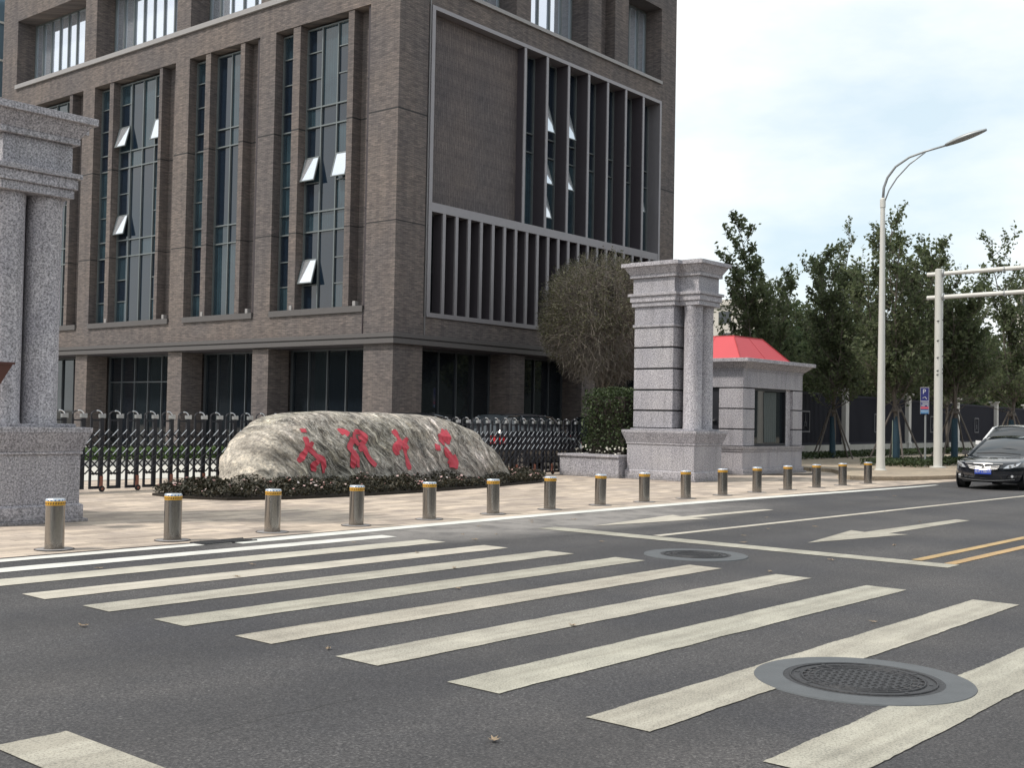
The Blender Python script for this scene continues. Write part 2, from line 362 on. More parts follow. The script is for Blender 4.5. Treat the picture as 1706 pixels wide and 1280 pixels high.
M['amber'] = plain('amber reflective band', (.62, .33, .03), .4, 0, .12, 40)
M['band_dark'] = plain('dark print on band', (.10, .06, .03), .5)
M['lens_white'] = plain('white reflector', (.8, .84, .88), .3)
M['lens_blue'] = plain('blue reflector', (.05, .2, .5), .3)
M['gate_black'] = plain('black lacquered gate metal', (.011, .012, .018), .5, .1, .15)
M['gate_silver'] = plain('bright aluminium', (.62, .63, .65), .28, .9, .06)
M['rubber'] = plain('rubber', (.02, .02, .021), .85)
M['redbrown'] = plain('rusty bracket', (.24, .09, .06), .7, 0, .3, 20)
M['rock'] = rock()
M['red'] = plain('red lettering paint', (.47, .045, .07), .55, 0, .18, 8, .5, .4, 20)
M['roof_red'] = plain('red roof membrane', (.50, .06, .075), .6, 0, .07, 1.5)
M['roof_seam'] = plain('roof seam', (.40, .04, .045), .6)
M['bark'] = plain('grey bark', (.14, .12, .105), .9, 0, .3, 14, .3, .6, 30)
M['twig'] = plain('pale twigs', (.20, .175, .15), .9, 0, .3, 3)
M['tree_added'] = plain('added belt foliage', (.028, .036, .03), .9, 0, .4, .6)
M['leaf'] = leaf_mat('street tree leaves', (.07, .095, .048), (.17, .2, .105), .6)
M['leaf_dense'] = leaf_mat('evergreen leaves', (.065, .10, .05), (.17, .21, .105), .6)
M['leaf_olive'] = leaf_mat('olive leaves', (.065, .07, .035), (.125, .125, .07), .3)
M['leaf_hedge'] = leaf_mat('hedge leaves', (.02, .036, .014), (.055, .08, .028), .2)
M['leaf_bed'] = leaf_mat('bedding leaves', (.016, .020, .012), (.06, .05, .03), .2)
M['petal'] = leaf_mat('pale petals', (.75, .68, .66), (.7, .35, .33), .3)
M['petal_white'] = leaf_mat('white petals', (.8, .78, .72), (.62, .6, .5), .3)
M['soil'] = plain('dark soil', (.025, .02, .016), .95, 0, .3, 20)
M['lamp_white'] = plain('white painted steel', (.56, .56, .53), .45, 0, .08, 2)
M['lamp_grey'] = plain('grey painted steel', (.30, .32, .33), .4, .3, .06)
M['fence_dark'] = plain('dark slate fence paint', (.016, .017, .027), .8, 0, .1, 6, .2)
M['ornament'] = plain('faded ornament', (.10, .105, .12), .6)
M['stone_white'] = plain('pale stone', (.50, .49, .47), .75, 0, .1, 5)
M['fence_base'] = plain('rendered plinth', (.38, .37, .34), .85, 0, .2, 2)
M['wrap'] = plain('blue-green trunk wrap', (.015, .045, .07), .7, 0, .25, 5)
M['wrap_light'] = plain('pale strip', (.35, .42, .36), .7)
M['stake'] = plain('grey timber stake', (.11, .095, .085), .85, 0, .25, 8)
M['blue'] = plain('blue sign face', (.02, .025, .13), .4)
M['blue_light'] = plain('light blue sign face', (.02, .16, .36), .4)
M['white'] = plain('white sign paint', (.5, .51, .55), .5)
M['sign_red'] = plain('red sign band', (.45, .08, .12), .5)
M['car_black'] = plain('black car paint', (.012, .014, .02), .12, .2, .03, 2, .6, 0, 60, 1.)
M['car_white'] = plain('white car paint', (.72, .73, .74), .2, 0, .02, 2, .5, 0, 60, 1.)
M['car_glass'] = plain('car glass', (.02, .025, .03), .04, 0., .03, 2, .9)
M['chrome'] = plain('chrome', (.36, .36, .36), .38, 1., .02)
M['lamp_lens'] = plain('headlight lens', (.55, .57, .6), .12, .4, .2, 20)
M['tail'] = plain('red tail light', (.45, .015, .02), .25)
M['plastic'] = plain('black plastic', (.02, .02, .022), .6)
M['plate_blue'] = plain('blue number plate', (.012, .05, .38), .4)
M['far_wall'] = plain('far rendered wall', (.48, .46, .42), .85, 0, .06, .2)
M['office_glass'] = plain('blue curtain wall', (.20, .30, .38), .1, .5, .15, .4)
M['dry_leaf'] = leaf_mat('dry leaf', (.42, .35, .25), (.24, .16, .10), .2)
M['grass'] = leaf_mat('short grass', (.04, .085, .02), (.09, .15, .04), .3)
M['earth'] = plain('bare earth', (.18, .16, .13), .95, 0, .2, .1)
M['brown_metal'] = plain('brown painted metal', (.085, .035, .03), .4, .2)

# ------------------------------------------------------------------ mesh helpers
class MB:
    def __init__(s): s.v = []; s.f = []
    def add(s, vs, fs):
        o = len(s.v); s.v += [tuple(p) for p in vs]; s.f += [tuple(i + o for i in f) for f in fs]; return s
    def box(s, x0, x1, y0, y1, z0, z1):
        if x0 > x1: x0, x1 = x1, x0
        if y0 > y1: y0, y1 = y1, y0
        return s.add([(x0, y0, z0), (x1, y0, z0), (x1, y1, z0), (x0, y1, z0), (x0, y0, z1), (x1, y0, z1), (x1, y1, z1), (x0, y1, z1)],
                     [(0, 3, 2, 1), (4, 5, 6, 7), (0, 1, 5, 4), (1, 2, 6, 5), (2, 3, 7, 6), (3, 0, 4, 7)])
    def prism(s, poly, z0, z1, poly1=None):
        n = len(poly); p1 = poly1 or poly
        return s.add([(x, y, z0) for x, y in poly] + [(x, y, z1) for x, y in p1],
                     [tuple(range(n))[::-1], tuple(range(n, 2 * n))] + [(i, (i + 1) % n, n + (i + 1) % n, n + i) for i in range(n)])
    def tube(s, pts, rs, k=8, cap=True):
        pts = [Vector(p) for p in pts]
        if not hasattr(rs, '__len__'): rs = [rs] * len(pts)
        vs = []; n = len(pts); ref = None
        for i, p in enumerate(pts):
            d = (pts[min(i + 1, n - 1)] - pts[max(i - 1, 0)]).normalized()
            if ref is None: ref = Vector((0, 0, 1)) if abs(d.z) < .9 else Vector((1, 0, 0))
            a = d.cross(ref).normalized(); b = d.cross(a).normalized(); ref = -b if False else ref
            for j in range(k):
                t = 2 * math.pi * j / k
                vs.append(p + (a * math.cos(t) + b * math.sin(t)) * rs[i])
        fs = [(i * k + j, i * k + (j + 1) % k, (i + 1) * k + (j + 1) % k, (i + 1) * k + j) for i in range(n - 1) for j in range(k)]
        if cap: fs += [tuple(range(k))[::-1], tuple(range((n - 1) * k, n * k))]
        return s.add(vs, fs)
    def lathe(s, prof, k=24, c=(0, 0), cap=True):
        vs = [(c[0] + r * math.cos(2 * math.pi * j / k), c[1] + r * math.sin(2 * math.pi * j / k), z) for r, z in prof for j in range(k)]
        n = len(prof)
        fs = [(i * k + j, i * k + (j + 1) % k, (i + 1) * k + (j + 1) % k, (i + 1) * k + j) for i in range(n - 1) for j in range(k)]
        if cap: fs += [tuple(range(k))[::-1], tuple(range((n - 1) * k, n * k))]
        return s.add(vs, fs)
    def obj(s, name, mat, parent=None, smooth=False, auto=False, loc=None):
        me = bpy.data.meshes.new(name); me.from_pydata(s.v, [], s.f); me.update()
        if smooth: me.polygons.foreach_set('use_smooth', [True] * len(me.polygons))
        o = bpy.data.objects.new(name, me); col.objects.link(o); me.materials.append(mat)
        bm = bmesh.new(); bm.from_mesh(me); bmesh.ops.recalc_face_normals(bm, faces=bm.faces)
        if auto:
            for e in bm.edges:
                if len(e.link_faces) == 2 and e.calc_face_angle(0) > R(35): e.smooth = False
        bm.to_mesh(me); bm.free()
        if parent: o.parent = parent
        if loc: o.location = loc
        return o

def bevel(o, w=.01, seg=2):
    m = o.modifiers.new('bevel', 'BEVEL'); m.width = w; m.segments = seg; m.limit_method = 'ANGLE'; return o

def quads(name, V, mat, parent=None, loc=None):
    n = len(V) // 4
    me = bpy.data.meshes.new(name)
    me.vertices.add(4 * n); me.vertices.foreach_set('co', np.asarray(V, dtype=np.float32).ravel())
    me.loops.add(4 * n); me.loops.foreach_set('vertex_index', np.arange(4 * n, dtype=np.int32))
    me.polygons.add(n); me.polygons.foreach_set('loop_start', np.arange(0, 4 * n, 4, dtype=np.int32))
    try: me.polygons.foreach_set('loop_total', np.full(n, 4, dtype=np.int32))
    except Exception: pass
    me.update(calc_edges=True); me.validate()
    me.materials.append(mat)
    o = bpy.data.objects.new(name, me); col.objects.link(o)
    if parent: o.parent = parent
    if loc is not None: o.location = loc
    return o

def leaves(P, size, aspect=.55, up=.3, jitter=.35):
    """pointed leaf shapes (kites) with free orientation around the points P"""
    P = np.asarray(P, dtype=float); n = len(P)
    nrm = nr.normal(size=(n, 3)); nrm[:, 2] = np.abs(nrm[:, 2]) + up
    nrm /= np.linalg.norm(nrm, axis=1)[:, None]
    a = nr.normal(size=(n, 3)); a -= (a * nrm).sum(1)[:, None] * nrm; a /= np.linalg.norm(a, axis=1)[:, None]
    b = np.cross(nrm, a)
    s = size * (1 + jitter * (nr.rand(n) * 2 - 1)); s = s[:, None]
    out = np.empty((n, 4, 3))
    out[:, 0] = P - a * s * .5; out[:, 1] = P + b * s * .5 * aspect - a * s * .05 + nrm * s * .06
    out[:, 2] = P + a * s * .5; out[:, 3] = P - b * s * .5 * aspect - a * s * .05 + nrm * s * .06
    return out.reshape(-1, 3)

def tag(o, label=None, cat=None, group=None, kind=None):
    for k, v in (('label', label), ('category', cat), ('group', group), ('kind', kind)):
        if v: o[k] = v
    return o

def thing(name, label, cat, loc=(0, 0, 0), rz=0., group=None):
    o = bpy.data.objects.new(name, None); col.objects.link(o); o.location = loc; o.rotation_euler = (0, 0, rz)
    return tag(o, label, cat, group)

def copy_tree(o, parent=None):
    c = o.copy(); col.objects.link(c); c.parent = parent
    for ch in list(o.children): copy_tree(ch, c)
    return c

def struct(mb, name, mat): return tag(mb.obj(name, mat), kind='structure')

def text_mesh(txt, size, mat, name, parent, loc, rot, ext=.002, bold=0.):
    cu = bpy.data.curves.new(name, 'FONT'); cu.body = txt; cu.size = size; cu.align_x = 'CENTER'; cu.align_y = 'CENTER'; cu.extrude = ext; cu.offset = 0.
    t = bpy.data.objects.new(name, cu); col.objects.link(t)
    dg = bpy.context.evaluated_depsgraph_get()
    me = bpy.data.meshes.new_from_object(t.evaluated_get(dg))
    bpy.data.objects.remove(t)
    o = bpy.data.objects.new(name, me); col.objects.link(o); me.materials.clear(); me.materials.append(mat)
    o.parent = parent; o.location = loc; o.rotation_euler = rot
    return o

# ------------------------------------------------------------------ ground
def sheet(name, poly, z, mat):
    mb = MB(); n = len(poly); mb.add([(x, y, z) for x, y in poly], [tuple(range(n))]); o = struct(mb, name, mat)
    if o.data.polygons[0].normal.z < 0:
        bm = bmesh.new(); bm.from_mesh(o.data); bmesh.ops.reverse_faces(bm, faces=bm.faces); bm.to_mesh(o.data); bm.free()
    return o
sheet('ground', [(-900, -900), (1500, -900), (1500, 1500), (-900, 1500)], -.012, M['earth'])
sheet('road', [(-80, -9), (300, -9), (300, 13.1), (-80, 13.1)], -.004, M['asphalt'])
sheet('plaza', [(-80, 13.05), (60, 13.05), (60, 28.9), (-80, 26)], 0., M['pavers'])
# footway with a rounded corner and kerb on the right
walk = [(33.9, 15.4), (34.1, 14.8), (34.7, 14.35), (35.8, 13.95), (37.5, 13.65), (40, 13.5), (300, 13.3), (300, 27), (45, 24), (39.2, 22.5), (38.6, 18.2), (36.2, 16.6), (34.4, 16.1)]
cx_, cy_ = 60, 18
inner = [(x + (.16 if x < 39 else 0) * (1 if y < 17 else -1) * (1 if x < 36 else .2), y + .15 * (1 if y < 15 else 0)) for x, y in walk]
struct(MB().prism(inner, -.01, .125), 'pavement', M['pavers_walk'])
kb = MB()
front = walk[:7]; fin = inner[:7]
for i in range(6):
    a, b, c, d = front[i], front[i + 1], fin[i + 1], fin[i]
    kb.prism([a, b, c, d], -.01, .128)
struct(kb, 'kerb', M['kerb'])

# ------------------------------------------------------------------ painted markings
def marking(name, polys, mat, z=.002):
    mb = MB()
    for p in polys: mb.add([(x, y, z) for x, y in p], [tuple(range(len(p)))])
    o = struct(mb, name, mat)
    for f in o.data.polygons:
        if f.normal.z < 0: f.flip()
    return o
rect = lambda x0, x1, y0, y1: [(x0, y0), (x1, y0), (x1, y1), (x0, y1)]
ups = [4.0, 5.17, 6.27, 7.38, 8.41, 9.42, 10.38, 11.40]
x0s = [5.34, 5.41, 5.42, 5.37, 5.32, 5.25, 5.18, 5.0]; x1s = [11.65, 11.80, 11.88, 11.85, 11.79, 11.68, 11.53, 11.40]
def rough_stripe(x0, x1, y0, y1):
    top = []; bot = []; n = 150
    for i in range(n + 1):
        x = x0 + (x1 - x0) * i / n
        bot.append((x, y0 + noise.noise((x * 2.3, y0, 0)) * .014 + noise.noise((x * 17, y0, 0)) * .008))
        top.append((x, y1 + noise.noise((x * 2.3, y1, 5)) * .014 + noise.noise((x * 17, y1, 5)) * .008))
    return bot + top[::-1]
marking('crosswalk_stripe', [rough_stripe(x0s[i], x1s[i], u - .44, u) for i, u in enumerate(ups[:6])] + [rough_stripe(5.28, 12.0, 2.40, 2.85), rough_stripe(5.3, 12, 1.22, 1.68)], M['paint'])
marking('crosswalk_stripe', [rough_stripe(x0s[i], x1s[i], ups[i] - .43, ups[i]) for i in (6, 7)], M['paint_mid'])
marking('crosswalk_stripe', [rough_stripe(-2., 11.36, 11.88, 12.2)], M['paint_new'])
marking('edge_line', [rough_stripe(-40, 9.15, 12.68, 12.93), [(9.2, 12.52), (12, 12.66), (16, 12.82), (22, 12.78), (31.5, 12.45), (33.5, 12.5), (33.5, 12.62), (31.5, 12.68), (22, 13.16), (16, 13.14), (12, 12.98), (9.2, 12.86)]], M['paint_new'])
marking('stop_line', [rough_stripe(2.76, 3.16, -3.2, 5.79), [(14.02, 5.12), (14.42, 5.12), (14.35, 11.4), (13.92, 11.42)]], M['paint'])
marking('lane_line', [[(14.45, 9.50), (31, 9.08), (90, 8.6), (90, 8.75), (31, 9.22), (14.45, 9.65)]], M['paint_mid'])
marking('centre_line', [[(14.5, 5.62), (90, 5.62), (90, 5.76), (14.5, 5.76)], [(14.44, 5.18), (90, 5.22), (90, 5.36), (14.44, 5.32)], ], M['paint_yellow'])
# lane arrows (straight on, with a side barb)
marking('lane_arrow', [[(15.35, 7.6), (17.75, 8.03), (17.62, 7.75), (21.41, 7.68), (21.41, 7.42), (17.72, 7.4), (17.81, 7.12)],], M['paint'])
marking('lane_arrow', [[(14.93, 11.12), (17.9, 11.52), (17.75, 11.22), (20.6, 11.14), (20.6, 10.93), (17.7, 10.97), (17.75, 10.68)]], M['paint_mid'])

# ------------------------------------------------------------------ manhole covers, drain
def manhole(loc, r, ri, label, rz):
    t = thing('manhole_cover', label, 'manhole cover', loc, rz, 'manhole covers in the carriageway')
    MB().lathe([(r, .0), (r - .006, .010), (ri + .02, .011), (ri + .02, .004)], 64, cap=False).obj('collar', M['concrete'], t)
    mb = MB().lathe([(ri + .02, .0), (ri + .02, .009), (ri, .0125), (ri - .02, .009), (ri - .045, .009), (ri - .055, .013), (ri - .085, .013), (ri - .095, .008), (ri - .12, .008), (ri - .13, .012), (.001, .012)], 48)
    for k in range(-8, 9):                       # raised tread of short ribs
        for j in range(-8, 9):
            x, y = k * .047, j * .047
            if math.hypot(x, y) < ri - .17:
                if (k + j) % 2: mb.box(x - .018, x + .018, y - .006, y + .006, .012, .0165)
                else: mb.box(x - .006, x + .006, y - .018, y + .018, .012, .0165)
    for rr_ in (ri - .03, ri - .105, ri - .145, ri - .19): mb.lathe([(rr_ - .007, .011), (rr_ - .004, .018), (rr_ + .004, .018), (rr_ + .007, .011)], 48, cap=False)
    for k in range(24):
        a = k * math.pi / 12; c_, s_ = math.cos(a), math.sin(a); mb.tube([(c_ * (ri - .185), s_ * (ri - .185), .014), (c_ * (ri - .11), s_ * (ri - .11), .014)], .006, 4)
    for k in range(8):
        a = k * math.pi / 4
        mb.box(math.cos(a) * (ri - .07) - .02, math.cos(a) * (ri - .07) + .02, math.sin(a) * (ri - .07) - .012, math.sin(a) * (ri - .07) + .012, .009, .017)
    mb.obj('lid', M['iron'], t)
    return t
manhole((7.43, 3.27, -.003), .715, .50, 'large round iron manhole cover with a grey collar across the two nearest crosswalk stripes', .3)
manhole((12.78, 7.87, -.003), .66, .43, 'smaller round manhole cover on plain asphalt between the crosswalk and the stop line', .1)
t = thing('drain_grate', 'rusty grey drain grate in the gap of the white edge line', 'drain', (9.15, 12.86, .003), 0.02)
MB().box(-.42, .42, -.16, .16, -.002, .004).obj('frame', M['granite_dark'], t)
mb = MB()
for k in range(19): mb.box(-.4 + k * .042, -.378 + k * .042, -.14, .14, .004, .012)
mb.box(-.42, .42, -.16, -.14, .004, .014); mb.box(-.42, .42, .14, .16, .004, .014); mb.obj('bar', M['iron'], t)

# ------------------------------------------------------------------ main building
K0 = (27.1335, 28.7779, 0.); OB = 0.0290657
bd = thing('school_building', 'dark brown brick building with tall window bays and metal fins behind the gate', 'building', K0, OB)
def SB(mb, side, a0, a1, d0, d1, z0, z1):
    return mb.box(d0, d1, a0, a1, z0, z1) if side == 'L' else mb.box(a0, a1, d0, d1, z0, z1)
LP = [(6.6, 7.55), (12.07, 13.03), (19.15, 20.1), (26.2, 27.6)]      # piers of the left face
LB = [(1.45, 6.6), (7.55, 12.07), (13.03, 19.15), (20.1, 26.2)]      # bays between them
RU, RV = 18.15, 27.6
TOPZ = 24.2
wall = MB()
wall.box(0, 1.45, 0, 1.45, 0, TOPZ)
for a, b in LP[:3]: wall.box(0, 1.0, a, b, 0, TOPZ)
wall.box(0, RU, 26.2, RV, 0, TOPZ)
for a, b in LB:
    wall.box(0, .998, a, b, 4.5, 5.42); wall.box(0, .998, a, b, 16.21, 17.3); wall.box(0, .998, a, b, 20.65, TOPZ - .003)
# inner back walls of recesses and body of the building
wall.box(1.05, RU - 1.4, 1.05, 26.2, 4.35, TOPZ - .01)
wall.box(1.3, RU - 1.4, 1.3, 26.2, 0, 4.35)
wall.box(16.86, RU, 0, 26.2, 0, TOPZ)
# right face
wall.box(1.45, 16.86, 0, .998, 4.5, 5.22); wall.box(1.45, 16.86, 0, .998, 16.32, 17.12); wall.box(1.45, 16.86, 0, .998, 20.6, TOPZ - .003)
for a, b in ((6.33, 7.22), (11.04, 11.99)): wall.box(a, b, 0, .998, 0, 4.5)
for a, b in ((6.32, 7.22), (11.09, 12.04), (13.07, 14.12)): wall.box(a, b, 0, .998, 17.12, 20.6)
wall.box(12.04, 13.07, .5, 1., 17.12, 20.6)
wo = wall.obj('wall', M['brick'], bd)
# recessed tile panel
MB().box(1.75, 6.83, .32, .6, 9.3, 16.2).obj('tile_panel', M['tile'], bd)
# roof and parapet cap
MB().box(-.1, RU + .1, -.1, RV + .1, TOPZ, TOPZ + .25).obj('roof', M['sill'], bd)
# cornice over the ground floor, two fillets
mb = MB()
mb.box(-.16, RU + .16, -.16, 0, 4.20, 4.36); mb.box(-.16, 0, 0, RV, 4.20, 4.36)
mb.box(-.07, RU + .07, -.07, 0, 4.36, 4.42); mb.box(-.07, 0, 0, RV, 4.36, 4.42)
mb.box(-.13, RU + .13, -.13, 0, 4.42, 4.56); mb.box(-.13, 0, 0, RV, 4.42, 4.56)
mb.obj('cornice', M['cornice'], bd)
MB().box(0, 1.3, 1.45, 26.2, 4.15, 4.5).box(1.45, 16.86, .0, 1.3, 4.15, 4.5).obj('soffit', M['dark_plate'], bd)
# copings under the upper windows
mb = MB(); mb.box(-.09, 0.3, 0, 26.2, 17.27, 17.47); mb.obj('coping', M['sill'], bd)
mb = MB(); mb.box(-.09, 16.86, -.09, 0.0, 17.1, 17.24); mb.box(1.45, 16.86, 0.0, .4, 17.12, 17.2); mb.obj('coping', M['sill'], bd)
for a, b in LB: MB().box(-.07, .42, a + .05, b - .02, 5.34, 5.56).obj('bay_sill', M['cornice'], bd)

def window(side, a0, a1, z0, z1, d, cols, rows, gm, minor=(), sashes=(), bar=.05, fm='frame', skipcols=()):
    fr = MB()
    SB(fr, side, a0, a0 + bar, d - .05, d + .04, z0, z1); SB(fr, side, a1 - bar, a1, d - .05, d + .04, z0, z1)
    xs = [a0] + list(cols) + [a1]; zs = [z0] + list(rows) + [z1]
    for c in cols: SB(fr, side, c - bar / 2, c + bar / 2, d - .052, d + .038, z0, z1)
    for r_ in rows: SB(fr, side, a0 + bar, a1 - bar, d - .056, d + .034, r_ - bar / 2, r_ + bar / 2)
    SB(fr, side, a0 + bar, a1 - bar, d - .05, d + .04, z0, z0 + bar); SB(fr, side, a0 + bar, a1 - bar, d - .05, d + .04, z1 - bar, z1)
    for (c0, c1, zz) in minor: SB(fr, side, c0, c1, d - .03, d + .02, zz - .018, zz + .018)
    w = fr.obj('window', M[fm], bd)
    V = []
    openings = [(s[0], s[1], s[2], s[3]) for s in sashes]
    for i in range(len(xs) - 1):
        zz = sorted(set(zs + [m_[2] for m_ in minor if m_[0] <= (xs[i] + xs[i + 1]) / 2 <= m_[1]]))
        for j in range(len(zz) - 1):
            t0, t1, t2 = [rnd.uniform(-.006, .006) for _ in range(3)]
            q = [(xs[i], zz[j], d), (xs[i + 1], zz[j], d + t0), (xs[i + 1], zz[j + 1], d + t0 + t1), (xs[i], zz[j + 1], d + t1)]
            q = [(dd + .02, a, z) if side == 'L' else (a, dd + .02, z) for a, z, dd in q]
            V += q
    quads('pane', V, gm, w)
    for (c0, c1, zz0, zz1, ang) in sashes:
        h = zz1 - zz0; s_, c_ = math.sin(R(ang)), math.cos(R(ang))
        sf = MB(); sg = MB()
        def P(a, along, off):
            z = zz1 - along * c_ + off * s_; dd = d - .05 - along * s_ - off * c_
            return (dd, a, z) if side == 'L' else (a, dd, z)
        def slab(mb_, A0, A1, l0, l1, o0, o1):
            pts = [P(A0, l0, o0), P(A1, l0, o0), P(A1, l1, o0), P(A0, l1, o0), P(A0, l0, o1), P(A1, l0, o1), P(A1, l1, o1), P(A0, l1, o1)]
            mb_.add(pts, [(0, 1, 2, 3), (7, 6, 5, 4), (0, 4, 5, 1), (1, 5, 6, 2), (2, 6, 7, 3), (3, 7, 4, 0)])
        slab(sf, c0 + .03, c0 + .07, 0, h, -.02, .025); slab(sf, c1 - .07, c1 - .03, 0, h, -.02, .025)
        slab(sf, c0 + .07, c1 - .07, 0, .04, -.02, .025); slab(sf, c0 + .07, c1 - .07, h - .04, h, -.02, .025)
        slab(sg, c0 + .06, c1 - .06, .03, h - .03, -.005, .012)
        so = sf.obj('sash', M[fm], w); so2 = sg.obj('sash_pane', M['glass_sash'], w)
    return w

TR = [8.47, 9.2, 12.38, 13.1]
def minors(cols_, zs): return [(c0, c1, z) for c0, c1 in cols_ for z in zs]
MZ = [6.5, 7.45, 10.3, 11.25, 14.2, 15.2]
# bay 1 (nearest the corner)
window('L', 2.62, 5.22, 5.56, 16.1, .42, [3.52, 4.37], TR, M['glass'], minors([(2.62, 3.52), (4.37, 5.22)], MZ),
       [(4.37, 5.22, 10.3, 11.25, 15), (2.7, 3.52, 10.3, 11.25, 15), (4.37, 5.22, 6.5, 7.45, 15)])
window('L', 5.63, 6.6, 5.56, 16.1, .42, [], TR, M['glass'], minors([(5.63, 6.6)], MZ))
# bay 2
window('L', 8.78, 10.69, 5.56, 16.1, .42, [9.75], TR, M['glass'])
window('L', 11.02, 12.07, 5.56, 16.1, .42, [], TR, M['glass'], minors([(11.02, 12.07)], MZ))
# bay 3
window('L', 14.21, 17.67, 5.56, 16.1, .42, [14.98, 15.88, 16.78], TR, M['glass'], minors([(14.21, 14.98), (16.78, 17.67)], MZ),
       [(16.78, 17.67, 13.25, 14.2, 15), (14.25, 14.98, 13.25, 14.2, 15), (16.78, 17.67, 9.4, 10.3, 14)])
window('L', 17.98, 19.15, 5.56, 16.1, .42, [], TR, M['glass'], minors([(17.98, 19.15)], MZ))
# bay 4
window('L', 21.3, 24.7, 5.56, 16.1, .42, [22.1, 23, 23.9], TR, M['glass'], minors([(21.3, 22.1), (23.9, 24.7)], MZ))
window('L', 25.05, 26.2, 5.56, 16.1, .42, [], TR, M['glass'], minors([(25.05, 26.2)], MZ))
pr = MB()
for a, b in ((2.32, 2.62), (5.22, 5.63), (8.51, 8.78), (10.69, 11.02), (14.0, 14.21), (17.67, 17.98), (21.05, 21.3), (24.7, 25.05)):
    MB().box(.03, 1., a, b, 5.56, 16.2).obj('brick_mullion', M['brick'], bd)
for a, b in ((1.45, 2.32), (7.55, 8.51), (13.03, 14.0), (20.1, 21.05)):
    MB().box(.45, 1., a, b, 5.56, 16.2).obj('brick_panel', M['brick'], bd)
for v in (1.52, 7.66):
    mb = MB().box(.08, .18, v, v + .10, 5.56, 16.2)
    for z in (6.6, 9.0, 11.4, 13.6): mb.box(.06, .2, v - .02, v + .12, z, z + .06)
    mb.obj('downpipe', M['pipe'], bd)
for v in (2.0, 5.42, 8.0, 10.85, 13.5, 17.8): MB().box(.0, .16, v - .07, v + .07, 5.56, 5.74).obj('floodlight', M['sill'], bd)
MB().box(-.03, .0, 1.50, 1.54, 4.56, 5.56).obj('conduit', M['pipe'], bd)
# top floor, left face
for i, (a, b) in enumerate(LB):
    n = max(3, round((b - a) / .72)); cs = [a + (b - a) * k / n for k in range(1, n)]
    window('L', a, b, 17.47, 20.65, .95, cs, [], M['glass_sky'], [], [] , .07)
# ground floor, left face
for i, (a, b) in enumerate(LB):
    n = max(3, round((b - a) / .98)); cs = [a + (b - a) * k / n for k in range(1, n)]
    window('L', a, b, .15, 4.15, 1.15, cs, [] if i != 2 else [3.0], M['glass_low'], [], [], .05, 'frame_dark')
# right face: metal frame, rail, fins
mb = MB()
mb.box(1.56, 1.73, -.06, .6, 5.22, 16.32); mb.box(16.72, 16.86, -.06, .6, 5.22, 16.32)
mb.box(1.73, 16.72, -.06, .6, 16.18, 16.32); mb.box(1.73, 16.72, -.06, .6, 5.22, 5.38); mb.box(1.73, 16.72, -.05, .6, 8.98, 9.3)
mb.obj('fin_frame', M['nosing'], bd)
MB().box(1.48, 1.53, -.035, 0., 4.56, 17.1).obj('conduit', M['metal'], bd)
fu = [6.83, 8.24, 9.68, 11.1, 12.5, 13.9, 15.31, 16.72]
for k, u in enumerate(fu[:-1]):
    f = MB().box(u, u + .13, .0, .62, 9.3, 16.18).obj('fin', M['dark_plate'], bd)
    MB().box(u - .004, u + .134, -.045, .0, 9.3, 16.18).obj('fin_nosing', M['nosing'], f)
for k in range(7):
    a, b = fu[k] + .13, fu[k + 1]
    sa = {1: [(a, a + .75, 13.2, 14.6, 17), (a, a + .75, 9.75, 10.9, 16), (a, a + .75, 11.1, 12.2, 19)], 2: [(a, a + .75, 13.2, 14.6, 17), (a, a + .75, 11.1, 12.2, 18)], 6: [(a, a + .7, 11.1, 12.2, 14)]}.get(k, [])
    window('R', a, b, 9.3, 16.18, .6, [a + .76], [12.35, 13.1], M['glass'], minors([(a, a + .76)], [10.3, 11.2, 14.6]), sa)
nf = 22; st = (16.72 - 1.73) / nf
for k in range(1, nf):
    u = 1.73 + k * st
    f = MB().box(u - .065, u + .065, .03, .44, 5.38, 8.98).obj('slender_fin', M['dark_plate'], bd)
    MB().box(u - .075, u + .075, -.04, .03, 5.38, 8.98).obj('fin_nosing', M['nosing'], f)
window('R', 1.73, 16.72, 5.38, 8.98, .46, [1.73 + st * (k + .5) for k in range(1, nf, 2)], [], M['glass_low'])
# right face top floor and ground floor
for a, b, n in ((1.45, 6.32, 6), (7.22, 11.09, 5), (14.12, 16.86, 4)):
    window('R', a, b, 17.2, 20.6, .9, [a + (b - a) * k / n for k in range(1, n)], [], M['glass_sky'], [], [], .07)
for a, b, n in ((1.45, 6.33, 5), (7.22, 11.04, 4), (11.99, 16.86, 5)):
    window('R', a, b, .15, 4.15, 1.05, [a + (b - a) * k / n for k in range(1, n)], [], M['glass_low'], [], [], .045, 'frame_dark')
MB().box(-.5, RU + .5, -.5, 0., -.01, .14).box(-.5, 0, 0, RV, -.01, .14).obj('plinth_step', M['granite'], bd)

# sloping ramp wall seen through the ground-floor glazing of the hall is not built; glass office at far left edge
ofc = thing('office_building', 'sliver of blue glass office at the left edge, behind the brick building', 'building', K0, OB)
MB().box(.8, 14, 31, 48, 0, 30).obj('facade', M['office_glass'], ofc)
mb = MB()
for z in range(1, 15): mb.box(.72, .8, 31, 48, z * 2. - .05, z * 2. + .05)
for k in range(12): mb.box(.70, .78, 31 + k * 1.5, 31.07 + k * 1.5, 0, 30)
for z in range(1, 15): mb.box(.8, 14, 30.93, 31, z * 2. - .05, z * 2. + .05)
mb.obj('mullion', M['lamp_white'], ofc)

